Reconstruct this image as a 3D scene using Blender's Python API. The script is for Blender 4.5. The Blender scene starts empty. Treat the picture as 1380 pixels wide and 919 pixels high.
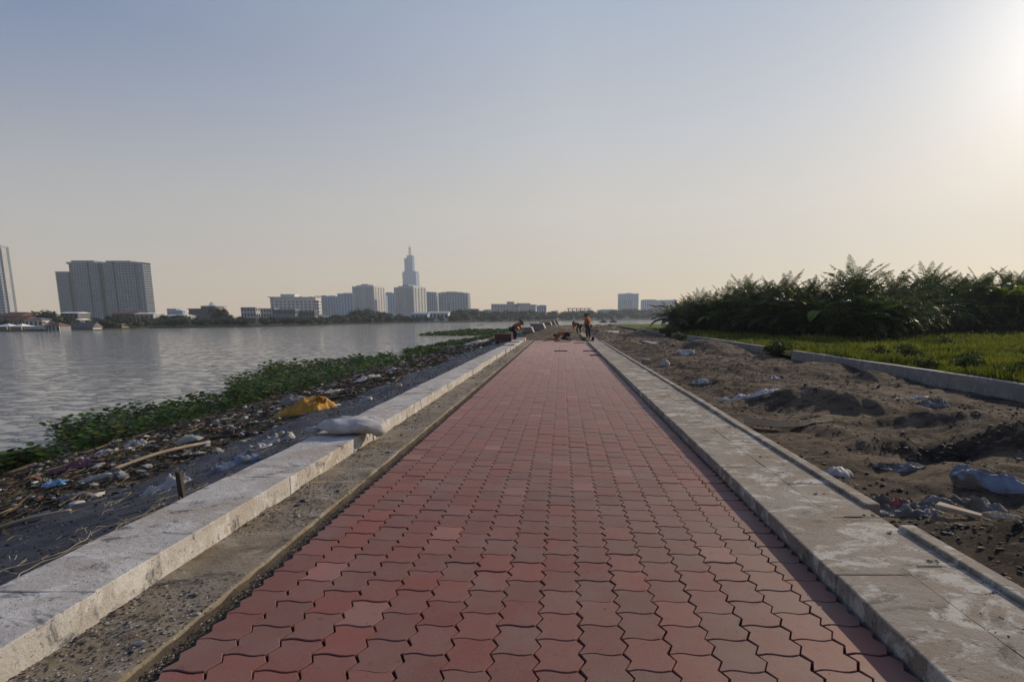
import bpy, bmesh, math, random
from mathutils import Vector, Matrix, Euler, noise
R = math.radians
random.seed(7)
rnd = random.random
def ru(a, b): return a + (b - a) * rnd()
scene = bpy.context.scene
col = scene.collection

# ------------------------------------------------------------------ camera
EYE = 1.6
FPX, CX, HY = 650.0, 757.0, 427.0          # focal length in photo pixels, vanishing point of the path
PITCH = math.atan(0.13)
SP, CP = math.sin(PITCH), math.cos(PITCH)
cam_d = bpy.data.cameras.new("camera")
cam = bpy.data.objects.new("camera", cam_d)
col.objects.link(cam)
cam.location = (0, 0, EYE)
cam.rotation_euler = (math.pi / 2 - PITCH, 0, 0)
cam_d.sensor_width = 36.0
cam_d.lens = FPX / 1380 * 36
cam_d.shift_x = -(CX - 690) / 1380
cam_d.shift_y = (HY + FPX * math.tan(PITCH) - 459.5) / 1380
cam_d.clip_end = 12000
cam_d.clip_start = 0.05
scene.camera = cam

# ------------------------------------------------------------------ light
SUN_EL, SUN_AZ = 22.0, 48.0                # elevation; azimuth clockwise from the path's direction (+Y)
world = bpy.data.worlds.new("World")
scene.world = world
world.use_nodes = True
wn, wl = world.node_tree.nodes, world.node_tree.links
bg = wn["Background"]
sky = wn.new("ShaderNodeTexSky")
sky.sky_type = 'NISHITA'
sky.sun_disc = False
sky.sun_elevation = R(SUN_EL)
sky.sun_rotation = R(SUN_AZ)
sky.altitude = 0
sky.air_density = 1.0
sky.dust_density = 1.0
sky.ozone_density = 1.5
SKY_K = 0.10
bg.inputs['Strength'].default_value = SKY_K
# hazy evening sky: the Nishita sky thinned into a dusty layer that is peach at the horizon and lavender above
sdir = Vector((math.sin(R(SUN_AZ)) * math.cos(R(SUN_EL)), math.cos(R(SUN_AZ)) * math.cos(R(SUN_EL)), math.sin(R(SUN_EL))))
def wmath(op, a, b_=None, c_=None):
    x = wn.new('ShaderNodeMath'); x.operation = op
    for i, q in enumerate((a, b_, c_)):
        if q is None: continue
        if isinstance(q, (int, float)): x.inputs[i].default_value = q
        else: wl.new(q, x.inputs[i])
    return x.outputs[0]
tcw = wn.new('ShaderNodeTexCoord'); nv = wn.new('ShaderNodeVectorMath'); nv.operation = 'NORMALIZE'
wl.new(tcw.outputs['Generated'], nv.inputs[0])
sxyz = wn.new('ShaderNodeSeparateXYZ'); wl.new(nv.outputs[0], sxyz.inputs[0])
dt = wn.new('ShaderNodeVectorMath'); dt.operation = 'DOT_PRODUCT'; wl.new(nv.outputs[0], dt.inputs[0]); dt.inputs[1].default_value = sdir
dpos = wmath('MAXIMUM', dt.outputs['Value'], 0.0)
ramp = wn.new('ShaderNodeValToRGB'); wl.new(sxyz.outputs['Z'], ramp.inputs[0])
er = ramp.color_ramp.elements
STOPS = [(0.0, (.61, .462, .305)), (.07, (.61, .485, .335)), (.20, (.62, .545, .445)), (.33, (.505, .505, .51)), (.56, (.31, .385, .505)), (.9, (.19, .275, .45))]
er[0].position, er[0].color = STOPS[0][0], (*STOPS[0][1], 1); er[1].position, er[1].color = STOPS[-1][0], (*STOPS[-1][1], 1)
for p_, c_ in STOPS[1:-1]:
    e_ = er.new(p_); e_.color = (*c_, 1)
side = wn.new('ShaderNodeMapRange'); side.inputs[1].default_value = -.2; side.inputs[2].default_value = .72; side.inputs[3].default_value = .90; side.inputs[4].default_value = 0.0
wl.new(dt.outputs['Value'], side.inputs[0])
upw = wn.new('ShaderNodeMapRange'); upw.inputs[1].default_value = 0.0; upw.inputs[2].default_value = .40; upw.inputs[3].default_value = 0.0; upw.inputs[4].default_value = 1.25
wl.new(sxyz.outputs['Z'], upw.inputs[0])
sidef = wmath('MULTIPLY', side.outputs[0], upw.outputs[0])
g1 = wmath('MULTIPLY', wmath('POWER', dpos, 110.0), .46); g2 = wmath('MULTIPLY', wmath('POWER', dpos, 14.0), .06)
def wmix(a, b_, fac, mode):
    x = wn.new('ShaderNodeMix'); x.data_type = 'RGBA'; x.blend_type = mode; x.clamp_factor = False
    for sck, q in ((x.inputs[0], fac), (x.inputs[6], a), (x.inputs[7], b_)):
        if isinstance(q, (int, float)): sck.default_value = q
        elif isinstance(q, tuple): sck.default_value = (*q, 1)
        else: wl.new(q, sck)
    return x.outputs[2]
hz_ = wmix(ramp.outputs[0], wmix(ramp.outputs[0], (.10, .24, .56), 1.0, 'MULTIPLY'), sidef, 'MIX')
hz_ = wmix(hz_, (1.0, .95, .86), wmath('ADD', g1, g2), 'ADD')
hz_ = wmix(hz_, (1 / SKY_K,) * 3, 1.0, 'MULTIPLY')
wl.new(wmix(sky.outputs[0], hz_, .85, 'MIX'), bg.inputs[0])

sun_d = bpy.data.lights.new("sun", 'SUN')
sun_d.energy = 4.0
sun_d.angle = R(0.8)
sun_d.color = (1.0, 0.83, 0.62)
sun = bpy.data.objects.new("sun", sun_d)
col.objects.link(sun)
sun.rotation_euler = sdir.to_track_quat('Z', 'Y').to_euler()
sun.location = sdir * 50

scene.view_settings.view_transform = 'Standard'
scene.view_settings.look = 'None'
scene.view_settings.exposure = 0.2
scene.view_settings.gamma = 1.0
scene.cycles.use_denoising = True
scene.cycles.max_bounces = 6
scene.cycles.diffuse_bounces = 3
scene.cycles.transparent_max_bounces = 6
scene.cycles.volume_bounces = 3

# ------------------------------------------------------------------ photo pixel -> world helpers
WATER_Z = -1.8
def G(px, py, z=0.0):
    d = EYE - z
    zc = FPX * d / ((py - HY) * CP)
    return Vector(((px - CX) / FPX * zc, (zc - d * SP) / CP, z))
def V(px, py, Y):
    t = py - HY
    d = t * CP * CP * Y / (FPX - t * CP * SP)
    zc = Y * CP + d * SP
    return Vector(((px - CX) / FPX * zc, Y, EYE - d))
def bank_z(x, y=0):
    x = abs(x)
    if x < 3.02: return 0.05
    return max(0.05 - 0.197 * (x - 3.02), -3.2)
def GB(px, py):
    z = -0.3
    for _ in range(12):
        p = G(px, py, z)
        z = 0.5 * z + 0.5 * bank_z(p.x)
    return G(px, py, z)

# ------------------------------------------------------------------ mesh builder
class MB:
    def __init__(s): s.v, s.f, s.c = [], [], []
    def face(s, pts, c=None):
        n = len(s.v); s.v.extend([tuple(p) for p in pts]); s.f.append(tuple(range(n, n + len(pts)))); s.c.append(c)
    def mesh(s, vs, fs, c=None):
        n = len(s.v); s.v.extend([tuple(p) for p in vs])
        for f in fs: s.f.append(tuple(i + n for i in f)); s.c.append(c)
    def box(s, x0, x1, y0, y1, z0, z1, c=None):
        vs = [(x0,y0,z0),(x1,y0,z0),(x1,y1,z0),(x0,y1,z0),(x0,y0,z1),(x1,y0,z1),(x1,y1,z1),(x0,y1,z1)]
        s.mesh(vs, [(3,2,1,0),(4,5,6,7),(0,1,5,4),(1,2,6,5),(2,3,7,6),(3,0,4,7)], c); return s
    def prism(s, outline, z0, z1, c=None):
        n = len(outline)
        vs = [(x, y, z0) for x, y in outline] + [(x, y, z1) for x, y in outline]
        fs = [tuple(range(n - 1, -1, -1)), tuple(range(n, 2 * n))] + [(i, (i + 1) % n, n + (i + 1) % n, n + i) for i in range(n)]
        s.mesh(vs, fs, c); return s
    def hull8(s, bot, top, c=None):       # 4 bottom, 4 top points, counter-clockwise
        s.mesh(list(bot) + list(top), [(3,2,1,0),(4,5,6,7),(0,1,5,4),(1,2,6,5),(2,3,7,6),(3,0,4,7)], c); return s
    def tube(s, path, rad, n=6, c=None, cap=True):
        path = [Vector(p) for p in path]
        if not hasattr(rad, '__len__'): rad = [rad] * len(path)
        vs, fs = [], []
        for i, p in enumerate(path):
            t = (path[min(i + 1, len(path) - 1)] - path[max(i - 1, 0)]).normalized()
            a = t.cross(Vector((0, 0, 1)))
            if a.length < 1e-3: a = t.cross(Vector((1, 0, 0)))
            a.normalize(); b = t.cross(a)
            for k in range(n):
                w = 2 * math.pi * k / n
                vs.append(p + (a * math.cos(w) + b * math.sin(w)) * rad[i])
        for i in range(len(path) - 1):
            for k in range(n):
                fs.append((i*n+k, i*n+(k+1)%n, (i+1)*n+(k+1)%n, (i+1)*n+k))
        if cap:
            fs.append(tuple(range(n))[::-1]); fs.append(tuple((len(path)-1)*n+k for k in range(n)))
        s.mesh(vs, fs, c); return s
    def lathe(s, prof, n=16, o=(0,0,0), c=None):
        vs, fs = [], []
        for r, z in prof:
            for k in range(n):
                w = 2*math.pi*k/n
                vs.append((o[0]+r*math.cos(w), o[1]+r*math.sin(w), o[2]+z))
        for i in range(len(prof)-1):
            for k in range(n):
                fs.append((i*n+k, i*n+(k+1)%n, (i+1)*n+(k+1)%n, (i+1)*n+k))
        fs.append(tuple(range(n))[::-1]); fs.append(tuple((len(prof)-1)*n+k for k in range(n)))
        s.mesh(vs, fs, c); return s
    def build(s, name, mat, parent=None, smooth=False, loc=None):
        me = bpy.data.meshes.new(name)
        me.from_pydata(s.v, [], s.f)
        if any(c is not None for c in s.c):
            at = me.color_attributes.new('tone', 'FLOAT_COLOR', 'CORNER')
            buf = []
            for f, c in zip(s.f, s.c):
                c = c or (0.5, 0.5, 0.5)
                buf.extend((c[0], c[1], c[2], 1.0) * len(f))
            at.data.foreach_set('color', buf)
        if smooth: me.polygons.foreach_set('use_smooth', [True] * len(me.polygons))
        if mat: me.materials.append(mat)
        me.update()
        o = bpy.data.objects.new(name, me)
        col.objects.link(o)
        if parent: o.parent = parent
        if loc is not None: o.location = loc
        return o
def tag(o, label=None, cat=None, group=None, kind=None):
    if label: o['label'] = label
    if cat: o['category'] = cat
    if group: o['group'] = group
    if kind: o['kind'] = kind
    return o
def empty(name, loc, label, cat, group=None, rz=0.0):
    o = bpy.data.objects.new(name, None); col.objects.link(o)
    o.empty_display_size = 0.2
    o.location = loc; o.rotation_euler = (0, 0, rz)
    return tag(o, label, cat, group)
def dup(root, loc, rz=0.0, sc=(1, 1, 1), label=None, group=None):
    r = root.copy(); col.objects.link(r)
    r.location = loc; r.rotation_euler = (0, 0, rz); r.scale = sc
    if label: r['label'] = label
    if group: r['group'] = group
    for ch in list(root.children):
        c = ch.copy(); col.objects.link(c); c.parent = r
        for g in ch.children:
            d = g.copy(); col.objects.link(d); d.parent = c
    return r
def bevel(o, w=0.01, seg=1, cut=0, wob=0.0, seed=0):
    bm = bmesh.new(); bm.from_mesh(o.data)
    bmesh.ops.remove_doubles(bm, verts=bm.verts, dist=1e-5)
    bmesh.ops.bevel(bm, geom=list(bm.edges), offset=w, segments=seg, affect='EDGES', profile=0.5)
    if cut: bmesh.ops.subdivide_edges(bm, edges=[e for e in bm.edges if e.calc_length() > 0.12], cuts=cut, use_grid_fill=True)
    if wob:
        for v in bm.verts: v.co += noise.noise_vector(v.co * 3.1 + Vector((seed, 0, 0))) * wob
    bm.to_mesh(o.data); bm.free()
    return o
def fbm(x, y, s=1.0, o=4, z=0.0): return noise.fractal(Vector((x * s, y * s, z)), 0.9, 2.1, o)

# ------------------------------------------------------------------ materials
def new_mat(name):
    m = bpy.data.materials.new(name); m.use_nodes = True
    return m, m.node_tree.nodes, m.node_tree.links, m.node_tree.nodes['Principled BSDF']
def mix_rgb(n, l, a, b, fac, mode='MIX'):
    x = n.new('ShaderNodeMix'); x.data_type = 'RGBA'; x.blend_type = mode
    for sock, val in ((x.inputs[0], fac), (x.inputs[6], a), (x.inputs[7], b)):
        if isinstance(val, (int, float)): sock.default_value = val
        elif isinstance(val, tuple): sock.default_value = (*val, 1.0)
        else: l.new(val, sock)
    return x.outputs[2]
def noise_fac(n, l, scale, lo, hi, detail=6, rough=0.6, vec=None, dist=0.0):
    t = n.new('ShaderNodeTexNoise'); t.inputs['Scale'].default_value = scale; t.inputs['Detail'].default_value = detail
    t.inputs['Roughness'].default_value = rough; t.inputs['Distortion'].default_value = dist
    if vec: l.new(vec, t.inputs['Vector'])
    r = n.new('ShaderNodeMapRange'); r.inputs[1].default_value = lo; r.inputs[2].default_value = hi
    l.new(t.outputs['Fac'], r.inputs[0]); return r.outputs[0]
def coords(n, l, scale=(1, 1, 1), kind='Object'):
    tc = n.new('ShaderNodeTexCoord'); mp = n.new('ShaderNodeMapping')
    mp.inputs['Scale'].default_value = scale
    l.new(tc.outputs[kind], mp.inputs['Vector']); return mp.outputs['Vector']
def bump(n, l, b, h, strength=0.3, dist=0.01):
    x = n.new('ShaderNodeBump'); x.inputs['Strength'].default_value = strength; x.inputs['Distance'].default_value = dist
    l.new(h, x.inputs['Height']); l.new(x.outputs[0], b.inputs['Normal'])
def plain(name, c1, c2=None, scale=4.0, rough=0.8, spec=0.3, bstr=0.2, bdist=0.01, metal=0.0, c3=None, s3=30.0, lo3=.58, hi3=.72, vscale=(1,1,1)):
    m, n, l, b = new_mat(name)
    v = coords(n, l, vscale)
    c = c1
    if c2: c = mix_rgb(n, l, c1, c2, noise_fac(n, l, scale, .35, .65, vec=v))
    if c3: c = mix_rgb(n, l, c, c3, noise_fac(n, l, s3, lo3, hi3, vec=v))
    if isinstance(c, tuple): b.inputs['Base Color'].default_value = (*c, 1)
    else: l.new(c, b.inputs['Base Color'])
    b.inputs['Roughness'].default_value = rough; b.inputs['Specular IOR Level'].default_value = spec; b.inputs['Metallic'].default_value = metal
    if bstr: bump(n, l, b, noise_fac(n, l, scale * 9, .2, .8, vec=v), bstr, bdist)
    return m
def attr_mat(name, rough=0.8, spec=0.3, noise_s=20.0, amt=0.35, transl=0.0, bstr=0.0):
    m, n, l, b = new_mat(name)
    a = n.new('ShaderNodeAttribute'); a.attribute_name = 'tone'
    c = a.outputs['Color']
    if amt:
        k = noise_fac(n, l, noise_s, .3, .7, vec=coords(n, l))
        c = mix_rgb(n, l, c, mix_rgb(n, l, c, (0.45, 0.45, 0.45), 1.0, 'MULTIPLY'), mathmul(n, l, k, amt))
    l.new(c, b.inputs['Base Color'])
    b.inputs['Roughness'].default_value = rough; b.inputs['Specular IOR Level'].default_value = spec
    if bstr: bump(n, l, b, noise_fac(n, l, noise_s * 4, .2, .8, vec=coords(n, l)), bstr, 0.004)
    if transl:
        t = n.new('ShaderNodeBsdfTranslucent'); l.new(c, t.inputs['Color'])
        mx = n.new('ShaderNodeMixShader'); mx.inputs[0].default_value = transl
        out = n['Material Output']
        l.new(b.outputs[0], mx.inputs[1]); l.new(t.outputs[0], mx.inputs[2]); l.new(mx.outputs[0], out.inputs['Surface'])
    return m
def mathmul(n, l, a, k):
    x = n.new('ShaderNodeMath'); x.operation = 'MULTIPLY'; l.new(a, x.inputs[0]); x.inputs[1].default_value = k; return x.outputs[0]

M = {}
# red pavers: own tone per block, dust and fine grain
m, n, l, b = new_mat('red_paver')
a = n.new('ShaderNodeAttribute'); a.attribute_name = 'tone'
v = coords(n, l)
c = mix_rgb(n, l, a.outputs['Color'], (0.19, 0.135, 0.115), mathmul(n, l, noise_fac(n, l, 3.0, .42, .75, 8, vec=v), .55))
c = mix_rgb(n, l, c, (0.05, 0.03, 0.028), mathmul(n, l, noise_fac(n, l, 22, .60, .74, 5, vec=v), .6))
c = mix_rgb(n, l, c, (0.30, 0.2, 0.17), mathmul(n, l, noise_fac(n, l, 160, .55, .8, 2, vec=v), .5))
l.new(c, b.inputs['Base Color']); b.inputs['Roughness'].default_value = .66; b.inputs['Specular IOR Level'].default_value = .4
bump(n, l, b, noise_fac(n, l, 240, .2, .8, 3, vec=v), .35, .003)
M['paver'] = m
def concrete(name, base, pale, dark, brown, kdark=.6, kpale=.8):
    m, n, l, b = new_mat(name)
    v = coords(n, l); v2 = coords(n, l, (.75, 1.5, 1))
    c = mix_rgb(n, l, base, brown, mathmul(n, l, noise_fac(n, l, 1.3, .44, .60, 8, .7, vec=v2, dist=.5), .8))
    c = mix_rgb(n, l, c, pale, mathmul(n, l, noise_fac(n, l, 2.4, .52, .585, 11, .74, vec=v2, dist=.9), kpale))
    c = mix_rgb(n, l, c, dark, mathmul(n, l, noise_fac(n, l, 3.2, .545, .62, 11, .76, vec=v2, dist=.8), kdark))
    c = mix_rgb(n, l, c, dark, mathmul(n, l, noise_fac(n, l, 17, .60, .65, 6, .7, vec=v2, dist=.4), .8))
    c = mix_rgb(n, l, c, dark, mathmul(n, l, noise_fac(n, l, 60, .63, .70, 3, vec=v), .7))
    l.new(c, b.inputs['Base Color']); b.inputs['Roughness'].default_value = .85; b.inputs['Specular IOR Level'].default_value = .3
    bump(n, l, b, noise_fac(n, l, 34, .2, .8, 9, .75, vec=v), .7, .010)
    return m
M['kerb'] = concrete('pale_concrete', (0.43, 0.415, 0.395), (0.57, 0.555, 0.535), (0.085, 0.088, 0.10), (0.35, 0.30, 0.245), .9)
M['slab'] = concrete('worn_concrete', (0.27, 0.235, 0.195), (0.50, 0.465, 0.41), (0.075, 0.068, 0.06), (0.21, 0.165, 0.115), .75, .9)
M['wall'] = concrete('grey_concrete', (0.24, 0.235, 0.225), (0.33, 0.32, 0.31), (0.11, 0.11, 0.105), (0.2, 0.18, 0.15), .4)
M['footing'] = concrete('dirty_concrete', (0.22, 0.185, 0.14), (0.30, 0.27, 0.22), (0.055, 0.05, 0.045), (0.18, 0.135, 0.085), .85)
M['bed'] = plain('bedding_sand', (0.05, 0.04, 0.03), (0.10, 0.08, 0.06), 6, .95, .1, .6, .01)
# churned sandy soil
m, n, l, b = new_mat('sandy_soil')
v = coords(n, l)
vs_ = coords(n, l, (1, 1.0, 1))
vx = coords(n, l, (.6, 1.5, 1))
c = mix_rgb(n, l, (0.255, 0.198, 0.145), (0.10, 0.077, 0.06), noise_fac(n, l, 1.1, .44, .56, 12, .76, vec=vx, dist=1.0))
dp = n.new('ShaderNodeAttribute'); dp.attribute_name = 'damp'
c = mix_rgb(n, l, c, (0.042, 0.033, 0.027), dp.outputs['Fac'])
c = mix_rgb(n, l, c, (0.36, 0.29, 0.22), mathmul(n, l, noise_fac(n, l, 2.6, .55, .61, 11, .75, vec=vx, dist=.9), .85))
c = mix_rgb(n, l, c, (0.032, 0.025, 0.021), mathmul(n, l, noise_fac(n, l, 5.5, .55, .61, 10, .78, vec=vx, dist=.5), .85))
c = mix_rgb(n, l, c, (0.40, 0.34, 0.28), mathmul(n, l, noise_fac(n, l, 38, .60, .66, 4, vec=vx), .6))
l.new(c, b.inputs['Base Color']); b.inputs['Roughness'].default_value = .95; b.inputs['Specular IOR Level'].default_value = .1
bump(n, l, b, noise_fac(n, l, 12, .2, .8, 12, .85, vec=v), 1.0, .14)
M['soil'] = m
M['mud'] = plain('river_mud', (0.075, 0.06, 0.045), (0.12, 0.10, 0.075), 2, .9, .2, .6, .03)
M['land'] = plain('far_land', (0.045, 0.045, 0.03), (0.035, 0.04, 0.022), .05, .95, .1, 0)
M['turf'] = plain('turf_soil', (0.075, 0.09, 0.022), (0.11, 0.12, 0.03), 1.2, .95, .1, .5, .03)
m, n, l, b = new_mat('woven_sheet')
v = coords(n, l); v2 = coords(n, l, (1.0, .35, 1.0))
c = mix_rgb(n, l, (0.020, 0.027, 0.048), (0.050, 0.061, 0.092), noise_fac(n, l, 5, .38, .62, 10, .75, vec=v2, dist=.8))
c = mix_rgb(n, l, c, (0.10, 0.105, 0.12), mathmul(n, l, noise_fac(n, l, 55, .56, .70, 4, vec=v2), .8))
c = mix_rgb(n, l, c, (0.010, 0.012, 0.02), mathmul(n, l, noise_fac(n, l, 28, .55, .66, 5, vec=v), .9))
c = mix_rgb(n, l, c, (0.13, 0.115, 0.095), mathmul(n, l, noise_fac(n, l, 2.2, .58, .72, 8, .7, vec=v), .6))
l.new(c, b.inputs['Base Color']); b.inputs['Roughness'].default_value = .65; b.inputs['Specular IOR Level'].default_value = .3
bump(n, l, b, noise_fac(n, l, 26, .2, .8, 8, .75, vec=v2), 1.0, .03)
M['fabric'] = m
# river
m, n, l, b = new_mat('river_water')
b.inputs['Base Color'].default_value = (0.21, 0.208, 0.195, 1); b.inputs['Roughness'].default_value = .10
b.inputs['IOR'].default_value = 1.33; b.inputs['Specular IOR Level'].default_value = .5
h1 = noise_fac(n, l, 1.8, .48, .85, 3, .5, vec=coords(n, l, (.75, 1.35, 1)), dist=.5)
h2 = noise_fac(n, l, .30, 0, 1.6, 3, .5, vec=coords(n, l, (.7, 1.4, 1)))
hh = n.new('ShaderNodeMath'); hh.operation = 'MULTIPLY_ADD'; l.new(h2, hh.inputs[0]); hh.inputs[1].default_value = 1.0; l.new(h1, hh.inputs[2])
bump(n, l, b, hh.outputs[0], 1.0, .11)
M['water'] = m
M['leaf'] = attr_mat('leaf', .55, .22, 3.0, .3, .42)
M['palmleaf'] = attr_mat('palm_leaf', .38, .5, 3.0, .3, .40)
M['darkleaf'] = attr_mat('dense_leaf', .55, .35, 2.0, .3, .25)
M['bark'] = plain('bark', (0.10, 0.085, 0.065), (0.06, 0.05, 0.04), 8, .95, .1, .5, .02)
M['debris'] = attr_mat('debris', .8, .3, 25, .4)
M['white_plastic'] = plain('white_plastic', (0.55, 0.54, 0.52), (0.36, 0.34, 0.31), 6, .6, .3, .5, .015, c3=(0.17, 0.14, 0.11), s3=7, lo3=.5, hi3=.62)
M['sackcloth'] = plain('sackcloth', (0.46, 0.44, 0.43), (0.36, 0.34, 0.33), 5, .7, .3, .5, .006, c3=(0.25, 0.2, 0.16), s3=6)
M['yellow_bag'] = plain('yellow_bag', (0.52, 0.27, 0.03), (0.30, 0.15, 0.03), 4, .6, .3, .5, .015, c3=(0.5, 0.33, 0.10), s3=9)
M['grey_sheet'] = plain('grey_sheet', (0.23, 0.225, 0.22), (0.13, 0.125, 0.12), 5, .65, .25, .7, .02, c3=(0.13, 0.10, 0.075), s3=5, lo3=.47, hi3=.6)
M['blue_bag'] = plain('blue_plastic', (0.10, 0.28, 0.48), (0.25, 0.4, 0.55), 6, .4, .5, .3, .01)
M['pink_cloth'] = plain('pink_cloth', (0.22, 0.10, 0.13), (0.12, 0.06, 0.09), 6, .8, .2, .4, .01)
M['red_bag'] = plain('red_plastic', (0.35, 0.05, 0.045), (0.2, 0.03, 0.03), 6, .4, .5, .3, .01)
M['blue_sheet'] = plain('slate_blue_plastic', (0.20, 0.235, 0.30), (0.12, 0.14, 0.18), 5, .65, .25, .5, .015, c3=(0.13, 0.10, 0.075), s3=5, lo3=.5, hi3=.62)
M['wood'] = plain('grey_wood', (0.085, 0.068, 0.052), (0.05, 0.04, 0.032), 3, .85, .2, .4, .01, vscale=(6, 6, .8))
M['palewood'] = plain('pale_timber', (0.50, 0.40, 0.27), (0.38, 0.29, 0.19), 4, .8, .2, .3, .005)
M['bamboo'] = plain('bamboo', (0.38, 0.31, 0.22), (0.26, 0.21, 0.14), 4, .6, .3, .3, .006)
M['straw'] = plain('straw', (0.30, 0.26, 0.18), None, 4, .9, .1, 0)
M['foam'] = plain('old_foam', (0.38, 0.38, 0.33), (0.25, 0.26, 0.22), 5, .9, .2, .3, .01)
M['steel'] = plain('dark_steel', (0.05, 0.045, 0.042), (0.09, 0.06, 0.045), 6, .6, .4, .2, .004)

# ================================================================== SETTING: water, land, path
def sheet(name, xs, ys, zf, mat, smooth=True, kind='structure'):
    mb = MB()
    vs = [(x, y, zf(x, y)) for y in ys for x in xs]
    nx = len(xs)
    fs = [(j*nx+i, j*nx+i+1, (j+1)*nx+i+1, (j+1)*nx+i) for j in range(len(ys)-1) for i in range(nx-1)]
    mb.mesh(vs, fs)
    return tag(mb.build(name, mat, smooth=smooth), kind=kind)
def steps(a, b, f):
    out = [a]
    while out[-1] < b: out.append(out[-1] + f(out[-1]))
    return out
wb = MB(); wb.face([(-1700, -200, WATER_Z), (1700, -200, WATER_Z), (1700, 1750, WATER_Z), (-1700, 1750, WATER_Z)])
tag(wb.build('river_water', M['water']), kind='structure')

# bank that falls from the kerb to the river
def bank_h(x, y):
    k = min(1, max(0, (abs(x) - 3.2) / 1.0))
    return bank_z(x) - 0.03 + k * 0.10 * fbm(x, y, .5) - max(0, (y - 92) * .06)
sheet('riverbank', steps(-20, -2.99, lambda x: .22), steps(.8, 128, lambda y: .12 + .018 * y), bank_h, M['mud'])

# churned ground between the path and the concrete wall
MOUNDS = []
def mound(px, py, rx, ry, h):
    p = G(px, py, -.1); MOUNDS.append((p.x, p.y, rx, ry, h))
mound(1085, 545, 1.0, .55, .34); mound(1165, 553, .8, .4, .22); mound(1000, 528, .9, .6, .20)
mound(1140, 497, 1.2, 1.0, .42); mound(1185, 512, .7, .6, .30); mound(1060, 500, 1.1, .8, .18)
mound(1300, 575, 1.2, .45, .28); mound(1370, 600, .8, .5, .25); mound(1265, 613, .55, .24, -.26)
mound(1330, 735, .7, .35, .16); mound(1370, 790, .5, .3, .14); mound(1250, 545, .8, .4, .12)
mound(950, 497, 1.0, 1.2, .2); mound(900, 488, .8, 1.0, .18); mound(960, 515, .8, .6, .16); mound(1330, 655, .8, .3, .12)
for q in range(42):
    y = 22 + 75 * rnd() ** 1.3
    MOUNDS.append((ru(2.9, 8.8), y, ru(.5, 1.3), ru(.5, 1.8), ru(.08, .34)))
for q in range(26):
    MOUNDS.append((ru(2.9, 8.8), ru(5, 22), ru(.25, .7), ru(.2, .6), ru(-.1, .13)))
MOUNDS.append((-.2, 50, 2.0, 9, .55)); MOUNDS.append((-1.6, 62, 1.6, 6, .5)); MOUNDS.append((1.2, 68, 1.8, 8, .5))
def soil_h(x, y):
    if x < 2.62 and y < 33.0: return -0.16
    z = -0.10
    k = min(1, max(.15, (x - 2.6) / .9)) if y < 33 else 1
    for mx, my, rx, ry, h in MOUNDS:
        d = ((x - mx) / rx) ** 2 + ((y - my) / ry) ** 2
        if d < 9: z += h * math.exp(-d * 1.1) * (k if x > 2 else 1)
    z += k * (.075 * fbm(x, y, .9, 4) + .042 * fbm(x, y, 2.8, 5, 5.0) + .03 * max(0, fbm(x, y, 7.0, 4, 2.)))
    if y > 33 and x < 2.6: z += .04
    e = min(1, max(0, (x - 8.3) / .9)); z = z * (1 - .6 * e) - .06 * e
    if y > 96: z -= (y - 96) * .07
    return z
sand = sheet('sandy_ground', steps(-3.0, 2.55, lambda x: .28) + steps(2.63, 9.32, lambda x: .055), steps(1.2, 126, lambda y: .022 + .0095 * y), soil_h, M['soil'])
DAMP = []
for px_, py_, rx, ry, k in ((1330, 745, .9, .5, .95), (1380, 700, .6, .35, .7), (1265, 606, .75, .30, .95), (1095, 530, 1.1, .5, .7), (1000, 523, .9, .5, .6), (1180, 503, 1.2, .8, .7), (1330, 590, .9, .4, .55), (1100, 505, 1.0, .8, .5),
                            (960, 500, .9, 1.0, .7), (910, 490, .7, 1.0, .6), (1060, 487, 1.5, 1.2, .6), (900, 470, 1.0, 2.0, .7), (860, 455, 1.2, 3.0, .7), (1230, 590, .9, .35, .5), (1170, 660, .35, .3, .6), (1230, 725, .4, .2, .8)):
    p = G(px_, py_, -.1); DAMP.append((p.x, p.y, rx, ry, k))
dv = []
for v_ in sand.data.vertices:
    x, y = v_.co.x, v_.co.y
    d = .55 * max(0, min(1, (fbm(x, y, .55, 4, 3.) - .12) * 4))
    for mx, my, rx, ry, k in DAMP:
        q = ((x - mx) / rx) ** 2 + ((y - my) / ry) ** 2
        if q < 6: d = max(d, k * max(0, min(1, 1.6 - q + 1.1 * fbm(x, y, 1.6, 4, 6.))))
    dv.append(min(1, d * (.75 + .5 * fbm(x, y, 4, 3, 1.))))
sand.data.attributes.new('damp', 'FLOAT', 'POINT').data.foreach_set('value', dv)
def turf_h(x, y):
    return .13 + .05 * fbm(x, y, .35) - max(0, (y - 100) * .06) - max(0, (9.5 - x) * .5)
sheet('turf_field', [9.3, 9.5, 10, 11, 12, 13, 14, 16, 18, 21, 25, 32, 45, 70, 110, 180], steps(-8, 132, lambda y: .8 + max(0, y) * .02), turf_h, M['turf'])
tag(MB().box(-3.1, 2.6, -2, 33.1, -.3, -.038).build('path_bed', M['bed']), kind='structure')

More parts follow.
